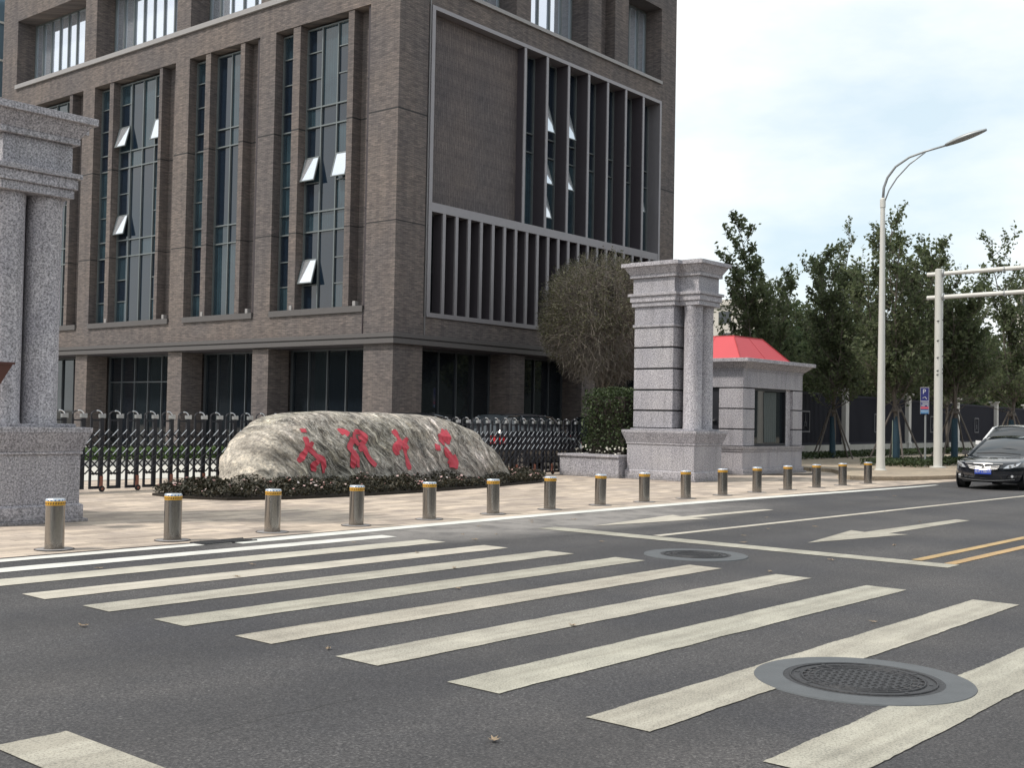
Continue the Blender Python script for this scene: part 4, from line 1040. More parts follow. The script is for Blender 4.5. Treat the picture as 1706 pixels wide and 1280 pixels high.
# ------------------------------------------------------------------ street trees
def street_tree(name, loc, H, label, seed, spread=1.9, dens=1., leafsize=.185, low=2.2, wrap=True, mat='leaf', group='street trees held up by stakes', leaders=5):
    r_ = random.Random(seed)
    t = thing(name, label, 'tree', loc, r_.random() * 6, group)
    wood = MB(); lp = []
    lean = Vector((r_.gauss(0, .02), r_.gauss(0, .02), 1))
    trunk = [lean * z + Vector((.04 * math.sin(z * 1.3 + seed), .04 * math.cos(z + seed), 0)) for z in (0, low * .5, low, low + .8)]
    wood.tube(trunk, [.11, .09, .08, .075], 8)
    def grow(p, d, L_, r0, lvl, up=.25):
        n = 5; pts = [p]; q = p.copy(); dd_ = d.normalized()
        for i in range(n):
            dd_ = (dd_ + Vector((r_.gauss(0, .10), r_.gauss(0, .10), up * .35))).normalized()
            q = q + dd_ * (L_ / n); pts.append(q.copy())
        rs = [r0 * (1 - .75 * i / n) for i in range(n + 1)]
        if r0 > .004: wood.tube(pts, rs, 5 if lvl == 0 else 3, cap=False)
        if lvl == 0:
            m = int(17 * dens * L_ / 6) + 4
            for k in range(m):
                f = .06 + .9 * (k + r_.random()) / m
                i = min(n - 1, int(f * n)); a = pts[i].lerp(pts[i + 1], f * n - i)
                ang = r_.random() * 6.28; el = r_.uniform(.45, 1.1)
                dr = Vector((math.cos(ang), math.sin(ang), el))
                grow(a, dr, spread * (1 - .5 * f) * r_.uniform(.5, 1.25), r0 * .33, 1)
            tip = pts[-1]
            for k in range(int(10 * dens)): lp.append(tip - Vector((0, 0, r_.random() * .8)) + Vector([r_.gauss(0, .1) for _ in range(3)]))
        elif lvl == 1:
            m = int(4 + 4 * dens)
            for k in range(m):
                f = .25 + .75 * (k + r_.random()) / m; i = min(n - 1, int(f * n)); a = pts[i].lerp(pts[i + 1], f * n - i)
                ang = r_.random() * 6.28
                grow(a, Vector((math.cos(ang), math.sin(ang), .7)) + d * .6, L_ * r_.uniform(.3, .65), r0 * .5, 2)
        else:
            m = int(4 + 6 * dens)
            for k in range(m):
                f = .2 + .85 * k / m; i = min(n - 1, int(f * n)); a = pts[i].lerp(pts[i + 1], min(1, f * n - i))
                lp.append(a + Vector([r_.gauss(0, .07) for _ in range(3)]))
    b = trunk[-1]
    for k in range(leaders):
        ang = 6.28 * k / leaders + r_.random(); sp = r_.uniform(.2, .5) if k else .04
        hh = (H - low - .8) * (1.0 if k == 0 else r_.uniform(.62, .95))
        grow(b - Vector((0, 0, r_.random() * .7)), Vector((math.cos(ang) * sp, math.sin(ang) * sp, 1)), hh, .055, 0, .3)
    for k in range(20):
        ang = r_.random() * 6.28
        grow(trunk[2] + Vector((0, 0, r_.random() * 1.1)), Vector((math.cos(ang), math.sin(ang), r_.uniform(.1, .6))), spread * r_.uniform(.7, 1.3), .022, 1)
    wood.obj('trunk', M['bark'], t, smooth=True)
    quads('crown', leaves([tuple(p) for p in lp], leafsize, .55, .1), M[mat], t)
    if wrap:
        MB().lathe([(.145, .05), (.14, 1.0), (.125, 1.95)], 12).obj('trunk_wrap', M['wrap'], t, smooth=True, auto=True)
        MB().box(-.02, .02, -.165, -.15, .3, 1.8).obj('strip', M['wrap_light'], t)
    return t
def support(loc, seed, label):
    r_ = random.Random(seed); t = thing('tree_support', label, 'tree stakes', loc, r_.random(), 'timber tree supports')
    for k in range(4):
        a = k * math.pi / 2 + .5
        MB().tube([(math.cos(a) * 1.15, math.sin(a) * 1.15, -.0), (math.cos(a) * .12, math.sin(a) * .12, 2.35)], .038, 7).obj('stake', M['stake'], t)
    MB().lathe([(.17, 2.12), (.2, 2.14), (.2, 2.24), (.17, 2.26)], 14).obj('collar', M['stake'], t)
    return t
street_tree('street_tree', (50.9, 24.0, 0.12), 10.2, 'staked street tree in front of the slate fence, just right of the gatehouse', 3, 2.0, 1.15)
street_tree('street_tree', (45.6, 18.75, .12), 10.6, 'staked street tree right behind the white street lamp, tallest of the staked row', 5, 2.0, 1.15)
street_tree('street_tree', (50.0, 18.0, .12), 9.0, 'staked street tree just right of the white camera gantry post', 8, 2.0, 1.2)
street_tree('street_tree', (56.2, 17.6, .12), 10.6, 'staked street tree behind the white car at the right edge', 13, 2.1, .85)
for i, (p, l_) in enumerate((((50.9, 24.0, .12), 'timber stakes round the tree in front of the slate fence'), ((45.6, 18.75, .12), 'timber stakes round the tree behind the white street lamp'), ((50.0, 18.0, .12), 'timber stakes round the tree right of the gantry post'), ((56.2, 17.6, .12), 'timber stakes round the tree behind the white car'))):
    support(p, i, l_)
# taller young trees behind the fence that stand up against the sky
tall = [((46.9, 25.6, 0), 10.9, 'tall airy tree rising against the sky behind the gatehouse', 24, 1.05, 2.0), ((57.5, 30.5, 0), 10.4, 'slender tree with thin pointed shoots above the dark evergreens', 22, .85, 1.9), ((62.5, 29.5, 0), 12.9, 'tall airy tree just left of the street lamp pole top', 27, .75, 2.0), ((63.0, 26.9, 0), 13.2, 'tall tree just right of the street lamp pole, its tip above the gantry', 30, .85, 1.8), ((72.5, 26.5, 0), 12.6, 'sparse tree standing above the gantry arm on the right', 33, .45, 1.9), ((84, 30.5, 0), 14.0, 'far sparse tree with bare upright shoots at the right edge', 37, .35, 2.2)]
for p, H, l_, sd_, dn, sp in tall:
    street_tree('young_tree', p, H, l_, sd_, sp, dn, .2, 2.5, False, 'leaf', 'young trees rising behind the fence', 4)

# dense evergreens behind the fence
def dense_tree(loc, rx, H, label, seed, z0=1.2, n=26000, mat='leaf_dense'):
    r_ = np.random.RandomState(seed); t = thing('evergreen_tree', label, 'tree', loc, 0, 'dense evergreens behind the fence')
    nc = 46; C = r_.normal(size=(nc, 3)); C /= np.linalg.norm(C, axis=1)[:, None]; C *= (r_.rand(nc) ** .4)[:, None] * .82
    zc = (z0 + H) / 2; hz = (H - z0) / 2
    C = C * np.array([rx, rx, hz]) + np.array([0, 0, zc])
    rad_ = r_.uniform(.5, 1.0, nc) * rx * .42
    idx = r_.randint(0, nc, n); d = r_.normal(size=(n, 3)); d /= np.linalg.norm(d, axis=1)[:, None]
    P_ = C[idx] + d * (rad_[idx] * (r_.rand(n) ** .35))[:, None]
    P_ = P_[P_[:, 2] > .3]
    quads('crown', leaves(P_, .30, .55, .1), M[mat], t)
    wd = MB().tube([(0, 0, 0), (0, 0, z0 + 1), (0, 0, H * .8)], [.16, .12, .04], 7)
    for k in range(0, nc, 3): wd.tube([(0, 0, z0 + .5 + .4 * (C[k][2] - z0)), tuple(C[k])], [.05, .02], 4, cap=False)
    wd.obj('trunk', M['bark'], t)
    return t
dl = [((56.5, 29.9), 3.3, 7.2, 'dense evergreen nearest the gatehouse roof'), ((62, 31), 3.4, 8.4, 'dense evergreen between the gatehouse roof and the lamp pole'), ((67.5, 31.2), 3.4, 9.0, 'dense evergreen left of the lamp pole'), ((73, 31.3), 3.5, 9.3, 'dense evergreen directly behind the lamp pole'), ((79, 32), 3.6, 9.6, 'dense evergreen between lamp pole and gantry post'), ((85.5, 32.4), 3.8, 10.4, 'dense evergreen behind the gantry post'), ((92, 33), 3.8, 10.2, 'dense evergreen right of the gantry post'), ((99, 33.5), 3.8, 9.4, 'dense evergreen above the white car'), ((107, 34), 4.0, 9.0, 'farthest dense evergreen at the right edge'), ((50.5, 30.2), 2.2, 6.0, 'low evergreen glimpsed between the right pillar and the gatehouse roof')]
for i, (p, rx, H, l_) in enumerate(dl): dense_tree((p[0], p[1], 0), rx, H, l_, 50 + i, 1.4)

# ------------------------------------------------------------------ slate fence
fa = math.atan(.085)
fn = thing('boundary_fence', 'long slate-coloured panel fence with pale stone pillars behind the street trees', 'fence', (57.0, 26.3, 0), fa)
sp = 10.6
for k in range(-1, 6):
    x = k * sp
    p_ = MB().box(x - .24, x + .24, -.24, .24, 0, 3.5).box(x - .34, x + .34, -.34, .34, 0, .12).box(x - .29, x + .29, -.29, .29, .62, .74).box(x - .36, x + .36, -.36, .36, 3.5, 3.62).box(x - .27, x + .27, -.27, .27, .12, .62)
    bevel(p_.obj('pillar', M['stone_white'], fn), .012)
for k in range(-1, 5):
    x0, x1 = k * sp + .24, (k + 1) * sp - .24; n = int((x1 - x0) / .17)
    mb = MB(); mb.box(x0, x1, .0, .03, .72, 3.2)
    for j in range(n): a = x0 + (x1 - x0) * j / n; mb.box(a, a + .10, -.03, .0, .78, 3.15)
    mb.box(x0, x1, -.045, .04, .66, .78); mb.box(x0, x1, -.045, .04, 3.15, 3.27)
    pn = mb.obj('panel', M['fence_dark'], fn)
    mb = MB(); xm = (x0 + x1) / 2
    for xc in (xm,):
        for q in ((xc - .55, xc + .55, 2.28, 2.34), (xc - .55, xc + .55, 1.3, 1.36), (xc - .55, xc - .49, 1.36, 2.28), (xc + .49, xc + .55, 1.36, 2.28)): mb.box(q[0], q[1], -.075, -.03, q[2], q[3])
        mb.tube([(xc + .12 * math.cos(a_), -.06, 1.72 + .12 * math.sin(a_)) for a_ in [6.283 * i_ / 12 for i_ in range(13)]], .02, 5)
        mb.tube([(xc - .22, -.06, 1.5), (xc, -.06, 1.82), (xc + .22, -.06, 1.5)], .018, 5); mb.tube([(xc, -.06, 1.82), (xc, -.06, 2.2)], .018, 5)
    mb.obj('panel_ornament', M['ornament'], pn)
MB().box(-sp, 5 * sp, -.15, .2, 0, .66).obj('plinth', M['fence_base'], fn)

# verges: strips of ground cover
def verge(x0, x1, y0, y1, h, dens, label, mat='leaf_hedge', size=.1, z=0.12, slope=0.):
    n = int((x1 - x0) * (y1 - y0) * dens); P_ = np.column_stack([nr.uniform(x0, x1, n), nr.uniform(y0, y1, n), np.zeros(n)])
    P_[:, 2] = z + h * nr.rand(n) ** .6; P_[:, 1] += slope * (P_[:, 0] - x0)
    o = quads('ground_cover', leaves(P_, size, .5, .2), M[mat]); tag(o, label, 'ground cover', None, 'stuff')
verge(47, 75, 23.4, 25.0, .28, 160, 'low green planting strip along the foot of the slate fence', 'leaf_hedge', .14, .1, .085)
verge(43.2, 47.4, 16.9, 19.3, .28, 330, 'low untidy plants round the staked tree behind the street lamp', 'leaf_hedge', .12)
verge(48.2, 52.5, 16.6, 18.9, .28, 260, 'low plants round the staked tree right of the gantry post', 'leaf_hedge', .12)
verge(8, 26, 33.0, 36.0, .5, 330, 'green shrub strip in front of the school hall, seen through the folding gate', 'grass', .13, 0., .0)

# pale kerb and low wall of the school's inner road, behind the gate
struct(MB().box(-40, 26.5, 32.6, 32.8, 0, .18), 'kerb', M['stone_white'])
struct(MB().box(-60, 26.6, 26.05, 32.6, -.002, .012), 'inner_road', M['concrete_pale'])
struct(MB().box(-60, 26.6, 36.2, 56, -.002, .012), 'inner_road', M['concrete_pale'])

# ------------------------------------------------------------------ street lamp
X0, Y0 = 39.15, 16.66
lm = thing('street_lamp', 'tall white street lamp with a double curved arm reaching right', 'street lamp', (X0, Y0, .12))
MB().lathe([(.22, -.12), (.22, .03), (.17, .05), (.145, .3), (.135, 2.), (.105, 6), (.08, 9.25), (.098, 9.26), (.098, 9.55), (.06, 9.6)], 16).obj('pole', M['lamp_white'], lm, smooth=True, auto=True)
ap = [(0, 0, 9.5), (0, -.03, 9.95), (0, -.16, 10.3), (0, -.45, 10.65), (0, -.94, 10.92), (0, -1.5, 11.05), (0, -2.29, 11.17)]
ar = MB(); ar.tube([Vector(p) for p in ap], [.05, .048, .045, .042, .04, .038, .035], 8)
ar.obj('arm', M['lamp_grey'], lm, smooth=True)
br = MB(); br.tube([(0, -.06, 9.45), (0, -.22, 9.85), (0, -.5, 10.25), (0, -.95, 10.68), (0, -1.5, 11.02)], .025, 7); br.obj('brace', M['lamp_grey'], lm, smooth=True)
hdm = MB(); NL, NK = 14, 14; rows = []
for i in range(NL + 1):
    f = i / NL; y = -2.2 - 1.35 * f; zc = 11.17 + .33 * f - .02; w_ = .05 + .17 * math.sin(math.pi * min(1, f * .9 + .08)) ** .8 * (1 if f < .97 else .5); h_ = .04 + .10 * math.sin(math.pi * min(1, f * .85 + .1))
    rows.append([(w_ * math.cos(2 * math.pi * j / NK), y, zc + h_ * (math.sin(2 * math.pi * j / NK) if math.sin(2 * math.pi * j / NK) > 0 else .35 * math.sin(2 * math.pi * j / NK))) for j in range(NK)])
for r_ in rows: hdm.v += r_
hdm.f = [(i * NK + j, i * NK + (j + 1) % NK, (i + 1) * NK + (j + 1) % NK, (i + 1) * NK + j) for i in range(NL) for j in range(NK)] + [tuple(range(NK))[::-1], tuple(range(NL * NK, NL * NK + NK))]
lh = hdm.obj('lamp_head', M['lamp_grey'], lm, smooth=True)
MB().prism([(-.13, -3.3), (.13, -3.3), (.15, -2.6), (-.15, -2.6)], 0, .02).obj('lens', M['lamp_lens'], lh, loc=(0, 0, 0)).matrix_local = Matrix.Translation((0, -2.95, 11.34)) @ Matrix.Rotation(-math.atan(.33 / 1.35), 4, 'X') @ Matrix.Translation((0, 2.95, 0))

# camera gantry
gy = thing('gantry', 'white gantry post with two horizontal arms reaching over the road to the right', 'gantry', (44.14, 16.52, .12))
MB().lathe([(.3, -.12), (.3, .04), (.16, .06), (.15, 7.6), (.13, 7.62)], 16).obj('post', M['lamp_white'], gy, smooth=True, auto=True)
for z in (7.45, 6.55):
    g_ = MB().tube([(0, .45, z - .02), (0, -3, z + .02), (0, -11, z + .1)], [.085, .085, .075], 10).obj('arm', M['lamp_white'], gy, smooth=True, auto=True)
    MB().tube([(0, -.15, z), (0, -.19, z)], .15, 14).tube([(0, -2.4, z), (0, -2.44, z)], .12, 12).obj('flange', M['lamp_grey'], g_)
for z in (4.85, 4.2, 3.7, 3.55, 5.6): MB().tube([(-.19, -.0, z), (0, -.17, z + .07), (.19, 0, z + .12)], .02, 5).obj('strap', M['plastic'], gy)

# parking sign
sg = thing('parking_sign', 'narrow blue parking sign with a white P and coloured bands on a grey pole', 'sign', (44.79, 17.26, .12))
MB().tube([(0, 0, -.02), (0, 0, 3.05)], .04, 8).obj('pole', M['lamp_grey'], sg)
sgp = thing('x', '', '')
bpy.data.objects.remove(sgp)
pn = bevel(MB().box(-.035, -.005, -.17, .17, 2.05, 3.1).obj('panel', M['blue'], sg), .004)
pn.location = (-.05, 0, 0)
def on_panel(mb, name, mat): o = mb.obj(name, mat, pn); return o
on_panel(MB().box(-.045, -.036, -.17, .17, 3.085, 3.10).box(-.045, -.036, -.17, -.162, 2.05, 3.085).box(-.045, -.036, .162, .17, 2.05, 3.085), 'border', M['white'])
text_mesh('P', .26, M['white'], 'letter', pn, (-.038, .02, 2.92), (R(90), 0, R(-90)), .002)
on_panel(MB().tube([(-.04, -.08, 2.64), (-.04, -.02, 2.72), (-.04, .08, 2.68)], .014, 5).box(-.043, -.036, -.16, .16, 2.55, 2.57), 'arrow_mark', M['white'])
mb = MB()
for r_ in range(4):
    for c_ in range(6):
        if rnd.random() < .8: y_ = -.14 + c_ * .046; mb.box(-.041, -.036, y_, y_ + .034, 2.36 + r_ * .045, 2.385 + r_ * .045)
on_panel(mb, 'small_print', M['white'])
on_panel(MB().box(-.043, -.036, -.155, .155, 2.25, 2.34), 'red_band', M['sign_red'])
on_panel(MB().box(-.043, -.036, -.155, .155, 2.07, 2.23), 'light_band', M['blue_light'])
on_panel(MB().box(-.046, -.043, -.15, .15, 2.17, 2.19).box(-.046, -.043, -.13, .13, 2.11, 2.125), 'band_line', M['white'])

# ------------------------------------------------------------------ cars
def car(name, loc, rz, L_, W2, H, paint_, label, sedan=True, front=True, group=None):
    t = thing(name, label, 'car', loc, rz, group)
    # x runs from the front (0) to the rear (L_)
    def hw(f):
        w_ = W2
        if f < .14: w_ *= max(.3, (1 - (1 - f / .14) ** 2.2) ** (1 / 2.2))
        if f > .9: w_ *= max(.55, (1 - ((f - .9) / .1) ** 2.6 * .42))
        return w_
    s = H / 1.45
    def belt(f): return float(np.interp(f, [0, .03, .1, .25, .5, .8, .93, 1], [.66, .72, .79, .90, .95, .99 if sedan else 1.0, .98 if sedan else .99, .80])) * s
    def bot(f): return float(np.interp(f, [0, .05, .15, .85, .95, 1], [.24, .19, .17, .18, .24, .32])) * s
    fs = [0, .006, .02, .04, .07, .1, .14, .2, .27, .36, .5, .65, .78, .88, .94, .98, 1]
    mb = MB(); rows = []
    for f in fs:
        w_, zt, zb = hw(f), belt(f), bot(f); h_ = zt - zb
        half = [(.0, zb), (.82 * w_, zb), (.96 * w_, zb + .18 * h_), (1. * w_, zb + .5 * h_), (.985 * w_, zb + .78 * h_), (.93 * w_, zb + .95 * h_), (.78 * w_, zt + .01), (.4 * w_, zt + .035), (0, zt + .045)]
        ring = half + [(-y, z) for y, z in half[-2:0:-1]]
        rows.append([(f * L_, y, z) for y, z in ring])
    n = len(rows[0])
    for r_ in rows: mb.v += r_
    mb.f = [(i * n + j, i * n + (j + 1) % n, (i + 1) * n + (j + 1) % n, (i + 1) * n + j) for i in range(len(rows) - 1) for j in range(n)] + [tuple(range(n))[::-1], tuple(range((len(rows) - 1) * n, len(rows) * n))]
    body = mb.obj('body', paint_, t, smooth=True)
    # greenhouse
    if sedan: cab = [(.25, 0), (.30, .28), (.43, .93), (.50, 1.), (.64, 1.), (.74, .9), (.86, .35), (.92, 0)]
    else: cab = [(.24, 0), (.29, .33), (.39, .93), (.46, 1.), (.75, 1.), (.88, .94), (.95, .4), (.985, 0)]
    zr = H - .02
    def sec(f, e, grow=0.):
        zb = belt(f) - .02; zt = zb + (zr - zb) * e; wb = W2 * .90; wt = wb - (wb - W2 * .66) * e
        return [(f * L_, wb + grow, zb), (f * L_, wt + grow, zt - .05 * e), (f * L_, wt * .82, zt + grow), (f * L_, 0, zt + .03 * e + grow), (f * L_, -wt * .82, zt + grow), (f * L_, -wt - grow, zt - .05 * e), (f * L_, -wb - grow, zb)]
    g_ = MB(); rows = [sec(f, e) for f, e in cab]
    for r_ in rows: g_.v += r_
    g_.f = [(i * 7 + j, i * 7 + j + 1, (i + 1) * 7 + j + 1, (i + 1) * 7 + j) for i in range(len(rows) - 1) for j in range(6)]
    gl = g_.obj('glazing', M['car_glass'], t, smooth=True)
    top_ = [c for c in cab if c[1] > .88]
    rf_ = MB(); rows = [sec(f, e, .012) for f, e in top_]
    for r_ in rows: rf_.v += r_[1:6]
    rf_.f = [(i * 5 + j, i * 5 + j + 1, (i + 1) * 5 + j + 1, (i + 1) * 5 + j) for i in range(len(rows) - 1) for j in range(4)]
    rf_.obj('roof', paint_, t, smooth=True)
    for sgn in (1, -1):
        for grp in ([c for c in cab if c[0] < .47], [c for c in cab if c[0] > .60]):
            MB().tube([(f * L_, sgn * abs(sec(f, e)[1][1]) * 1.0, sec(f, e)[1][2] + .01) for f, e in grp], .035, 6).obj('window_pillar', paint_, t)
        for f in (.55, .73) if sedan else (.52, .72):
            e = 1. if f < .7 else (.92 if sedan else 1.)
            a = sec(f, e, .006); MB().tube([a[0] if sgn > 0 else a[6], a[1] if sgn > 0 else a[5]], .03, 5).obj('window_pillar', paint_, t)
    r_w = .315 * (1 if sedan else 1.1)
    for fx in (.185, .80):
        for sgn in (1, -1):
            y = sgn * (W2 - .0)
            wa = MB().tube([(fx * L_, y - sgn * .02, r_w), (fx * L_, y + sgn * .006, r_w)], r_w + .055, 20).obj('wheel_arch', M['plastic'], t)
            wl_ = MB().tube([(fx * L_, y - sgn * .2, r_w), (fx * L_, y - sgn * .0, r_w), (fx * L_, y + sgn * .012, r_w)], [r_w, r_w, r_w - .03], 22).obj('wheel', M['rubber'], t)
            rim = MB().tube([(fx * L_, y, r_w), (fx * L_, y + sgn * .016, r_w)], r_w * .64, 18).obj('rim', M['chrome'], wl_)
    def xs(y, z=0.): return L_ * .14 * (1 - (1 - min(.999, abs(y) / W2) ** 2.2) ** (1 / 2.2))
    if front:
        def patch(name, poly, mat, off=.02, th=.03, par=t):
            m_ = MB(); n = len(poly)
            m_.add([(xs(y) - off + max(0, z - .62 * s) * .55, y, z) for y, z in poly] + [(xs(y) - off + th + max(0, z - .62 * s) * .55, y, z) for y, z in poly],
                   [tuple(range(n)), tuple(range(n, 2 * n))[::-1]] + [(i, (i + 1) % n, n + (i + 1) % n, n + i) for i in range(n)])
            return m_.obj(name, mat, par)
        gr = patch('grille', [(-.48, .70), (0, .72), (.48, .70), (.38, .585), (0, .54), (-.38, .585)], M['plastic'], .02)
        for k, (z, w_, dz) in enumerate(((.71, .50, .0), (.655, .42, -.045), (.615, .40, -.05), (.575, .37, -.04))):
            m_ = MB(); m_.tube([(xs(w_) - .035, -w_, z * s), (xs(w_ / 2) - .04, -w_ / 2, (z + dz * .5) * s), (xs(0) - .045, 0, (z + dz) * s), (xs(w_ / 2) - .04, w_ / 2, (z + dz * .5) * s), (xs(w_) - .035, w_, z * s)], .011 if k else .014, 6); m_.obj('chrome_bar', M['chrome'], gr)
        MB().tube([(-.055, 0, .645 * s), (-.03, 0, .645 * s)], .04, 12).obj('badge', M['chrome'], gr)
        for sgn in (1, -1):
            hl = patch('headlight', [(sgn * .50, .59 * s), (sgn * .66, .60 * s), (sgn * .80, .66 * s), (sgn * .86, .76 * s), (sgn * .78, .75 * s), (sgn * .60, .68 * s)], M['lamp_lens'], .03, .05)
            MB().tube([(xs(.66) - .045, sgn * .66, .645 * s), (xs(.66) - .02, sgn * .66, .645 * s)], .034, 10).tube([(xs(.76) - .05, sgn * .76, .69 * s), (xs(.76) - .02, sgn * .76, .69 * s)], .03, 10).obj('bulb', M['chrome'], hl)
            patch('fog_light', [(sgn * .58, .33 * s), (sgn * .78, .35 * s), (sgn * .80, .42 * s), (sgn * .62, .41 * s)], M['plastic'], .015)
            MB().tube([(xs(.7) - .03, sgn * .7, .38 * s), (xs(.7), sgn * .7, .38 * s)], .035, 10).obj('lamp', M['lamp_lens'], t)
        patch('intake', [(-.5, .30 * s), (.5, .30 * s), (.42, .39 * s), (-.42, .39 * s)], M['plastic'], .008)
        m_ = MB(); m_.tube([(xs(y) - .025, y, (.30 - .05 * (1 - (abs(y) / .75) ** 2)) * s) for y in (-.75, -.5, -.25, 0, .25, .5, .75)], .012, 5); m_.obj('lip', M['chrome'], t)
        plt = MB().box(-.045, -.03, -.22, .22, .425 * s, .555 * s).obj('number_plate', M['plate_blue'], t)
        text_mesh('桂A·L286W', .088, M['white'], 'plate_text', plt, (-.047, 0, .49 * s), (R(90), 0, R(-90)), .0004)
        for sgn in (1, -1):
            MB().add(*[[(.29 * L_ + a, sgn * (W2 * .93 + b), belt(.3) + c) for a, b, c in ((0, 0, 0), (.0, .2, .0), (0, .2, .13), (0, .02, .12), (.12, 0, .02), (.1, .19, .02), (.1, .18, .11), (.12, .02, .1))], [(0, 1, 2, 3), (7, 6, 5, 4), (0, 4, 5, 1), (1, 5, 6, 2), (2, 6, 7, 3), (3, 7, 4, 0)]]).obj('mirror', paint_, t)
        m_ = MB(); m_.tube([(.262 * L_, -.6, belt(.26) + .06), (.27 * L_, 0, belt(.26) + .09), (.262 * L_, .6, belt(.26) + .06)], .012, 5); m_.obj('wiper', M['plastic'], t)
    for sgn in (1, -1):
        MB().box(L_ * .965, L_ * 1.005, sgn * W2 * .5, sgn * W2 * .80, .68 * s, .88 * s).box(L_ * .93, L_ * .985, sgn * W2 * .80, sgn * W2 * .97, .68 * s, .88 * s).obj('tail_light', M['tail'], t)
    m_ = MB()
    for f in (.36, .55, .74):
        m_.box(f * L_ - .004, f * L_ + .004, -W2 * 1.002, -W2 * .985, .3 * s, .8 * s); m_.box(f * L_ - .004, f * L_ + .004, W2 * .985, W2 * 1.002, .3 * s, .8 * s)
    m_.obj('door_gap', M['plastic'], t)
    return t
car('parked_car', (32.35, 10.86, 0), 0, 4.65, .91, 1.45, M['car_black'], 'black saloon car facing the camera at the right edge, with a blue number plate', True)
car('parked_car', (39.0, 12.75, 0), 0, 4.7, .93, 1.78, M['car_white'], 'white car parked behind the black saloon at the right edge', False)
car('parked_car', (32.95, 25.6, 0), math.pi, 4.8, .93, 1.86, M['car_black'], 'black estate car with a red tail light behind the folding gate', False, False)
car('parked_car', (28.0, 26.1, 0), math.pi, 4.6, .93, 1.82, M['car_black'], 'black car roof half hidden behind the right end of the carved rock', False, False)
car('parked_car', (38.6, 25.8, 0), math.pi, 4.8, .93, 1.84, M['car_black'], 'black car glimpsed between the folding gate and the clipped hedge', False, False)

# ------------------------------------------------------------------ far buildings
def far_building(loc, w_, d_, h_, label, floors, rz=0.):
    t = thing('apartment_building', label, 'building', loc, rz)
    MB().box(-w_ / 2, w_ / 2, -d_ / 2, d_ / 2, 0, h_).obj('wall', M['far_wall'], t)
    MB().box(-w_ / 2 - .4, w_ / 2 + .4, -d_ / 2 - .4, d_ / 2 + .4, h_, h_ + .8).obj('roof', M['far_wall'], t)
    for f in range(floors):
        z = h_ - 3.1 * (f + 1) + .5
        if z < 0: break
        m_ = MB(); n = int(w_ / 3.2)
        for k in range(n): x = -w_ / 2 + (k + .5) * w_ / n; m_.box(x - 1., x + 1., -d_ / 2 - .05, -d_ / 2 + .02, z, z + 1.7)
        n = int(d_ / 3.2)
        for k in range(n): y = -d_ / 2 + (k + .5) * d_ / n; m_.box(-w_ / 2 - .05, -w_ / 2 + .02, y - 1., y + 1., z, z + 1.7)
        m_.obj('window', M['glass_low'], t)
    return t
far_building((147.5, 83, 0), 5, 8, 18.5, 'pale apartment block glimpsed through the trees above the gatehouse roof', 5)
far_building((176, 45, 0), 16, 14, 20.5, 'pale flat-roofed block behind the trees at the right edge under the gantry arm', 5)

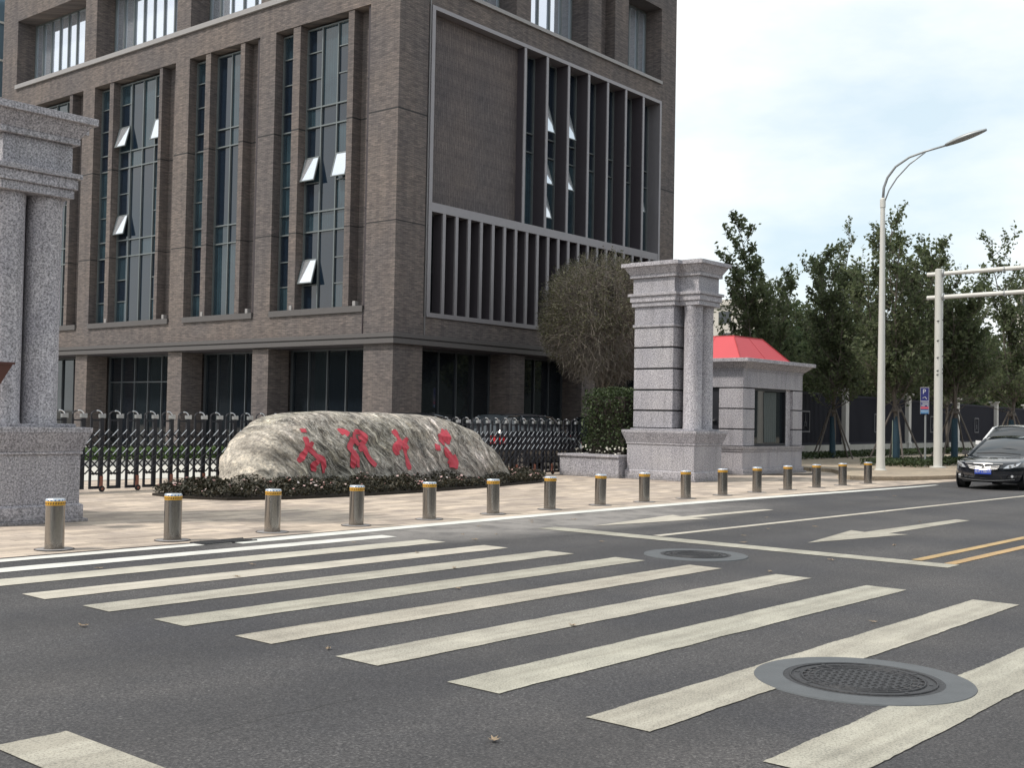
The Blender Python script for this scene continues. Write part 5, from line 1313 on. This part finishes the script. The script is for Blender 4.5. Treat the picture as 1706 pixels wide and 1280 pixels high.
# unseen tree belts, added to put dark reflections in the glass and bollards
def reflection_belt(p0, p1, h, label, seed):
    a = Vector(p0); b = Vector(p1); L_ = (b - a).length; n = int(L_ / 1.5); d = (b - a).normalized(); nn = Vector((-d.y, d.x)); mb = MB(); K = 10
    for i in range(n + 1):
        c = a + d * (L_ * i / n); hh = h * (1 + .28 * noise.noise((i * .21, seed, 0)) + .12 * noise.noise((i * .9, seed, 4)))
        for j in range(K + 1):
            ph = math.pi * j / K; r = 3.2 * (1 + .25 * noise.noise((i * .5, j * .8, seed)))
            mb.v.append((c.x + nn.x * r * math.cos(ph), c.y + nn.y * r * math.cos(ph), hh * math.sin(ph) ** .5 if 0 < j < K else 0))
    mb.f = [(i * (K + 1) + j, i * (K + 1) + j + 1, (i + 1) * (K + 1) + j + 1, (i + 1) * (K + 1) + j) for i in range(n) for j in range(K)]
    return tag(mb.obj('reflection_tree_belt', M['tree_added'], None, smooth=False), label, 'trees', None, 'stuff')
reflection_belt((-70, -26), (160, -34), 10.5, 'unseen belt of trees added across the road to darken reflections in glass and steel', 1)
reflection_belt((-48, 0), (-30, 130), 12, 'unseen belt of trees added west of the campus to darken window reflections', 2)

# ------------------------------------------------------------------ fallen leaves
lv_px = [(3.9, 8.95), (4.75, 8.5), (8.0, 10.7), (8.4, 7.9), (9.5, 9.0), (5.55, 6.5), (4.6, 4.05), (9.65, 4.15), (7.6, 5.85), (12.3, 11.5), (12.7, 11.2), (13.4, 12.2), (14.6, 12.1), (14.9, 12.35), (15.6, 12.0), (10.4, 11.7), (11.9, 10.9), (13.1, 9.6), (14.6, 8.2), (15.5, 8.7), (16.8, 9.0), (17.8, 8.7), (18.8, 10.1), (22.3, 9.4), (20.3, 7.9), (24.7, 11.4), (26.3, 11.3), (27.2, 11.2), (13.6, 6.4), (16.0, 6.6), (22.0, 6.3), (6.6, 11.5), (7.3, 10.0), (10.2, 10.3), (2.9, 8.0), (12.0, 6.4)]
def leaf_mesh(seed):
    r_ = random.Random(seed); pts = []; n = 7
    for k in range(2 * n):
        a = math.pi * k / n; r = (.075 if k % 2 == 0 else .03) * r_.uniform(.6, 1.15); pts.append((math.cos(a) * r, math.sin(a) * r * .8, .006 + .03 * r_.random() * (1 if k % 2 == 0 else .3)))
    m_ = MB(); m_.v = [(0, 0, .008)] + pts; m_.f = [(0, 1 + k, 1 + (k + 1) % (2 * n)) for k in range(2 * n)]
    m_.tube([(0, 0, .008), (-.05, .0, .01), (-.09, .02, .014)], .003, 4)
    return m_
protos = [leaf_mesh(i) for i in range(4)]
for i, (x, y) in enumerate(lv_px):
    o = protos[i % 4].obj('fallen_leaf', M['dry_leaf'], None, loc=(x, y, .004)); s_ = rnd.uniform(.45, .8)
    o.scale = (s_, s_, s_); o.rotation_euler = (0, 0, rnd.random() * 6.28)
    tag(o, 'small dry curled leaf lying on the road', 'leaf', 'dry leaves scattered over the road')
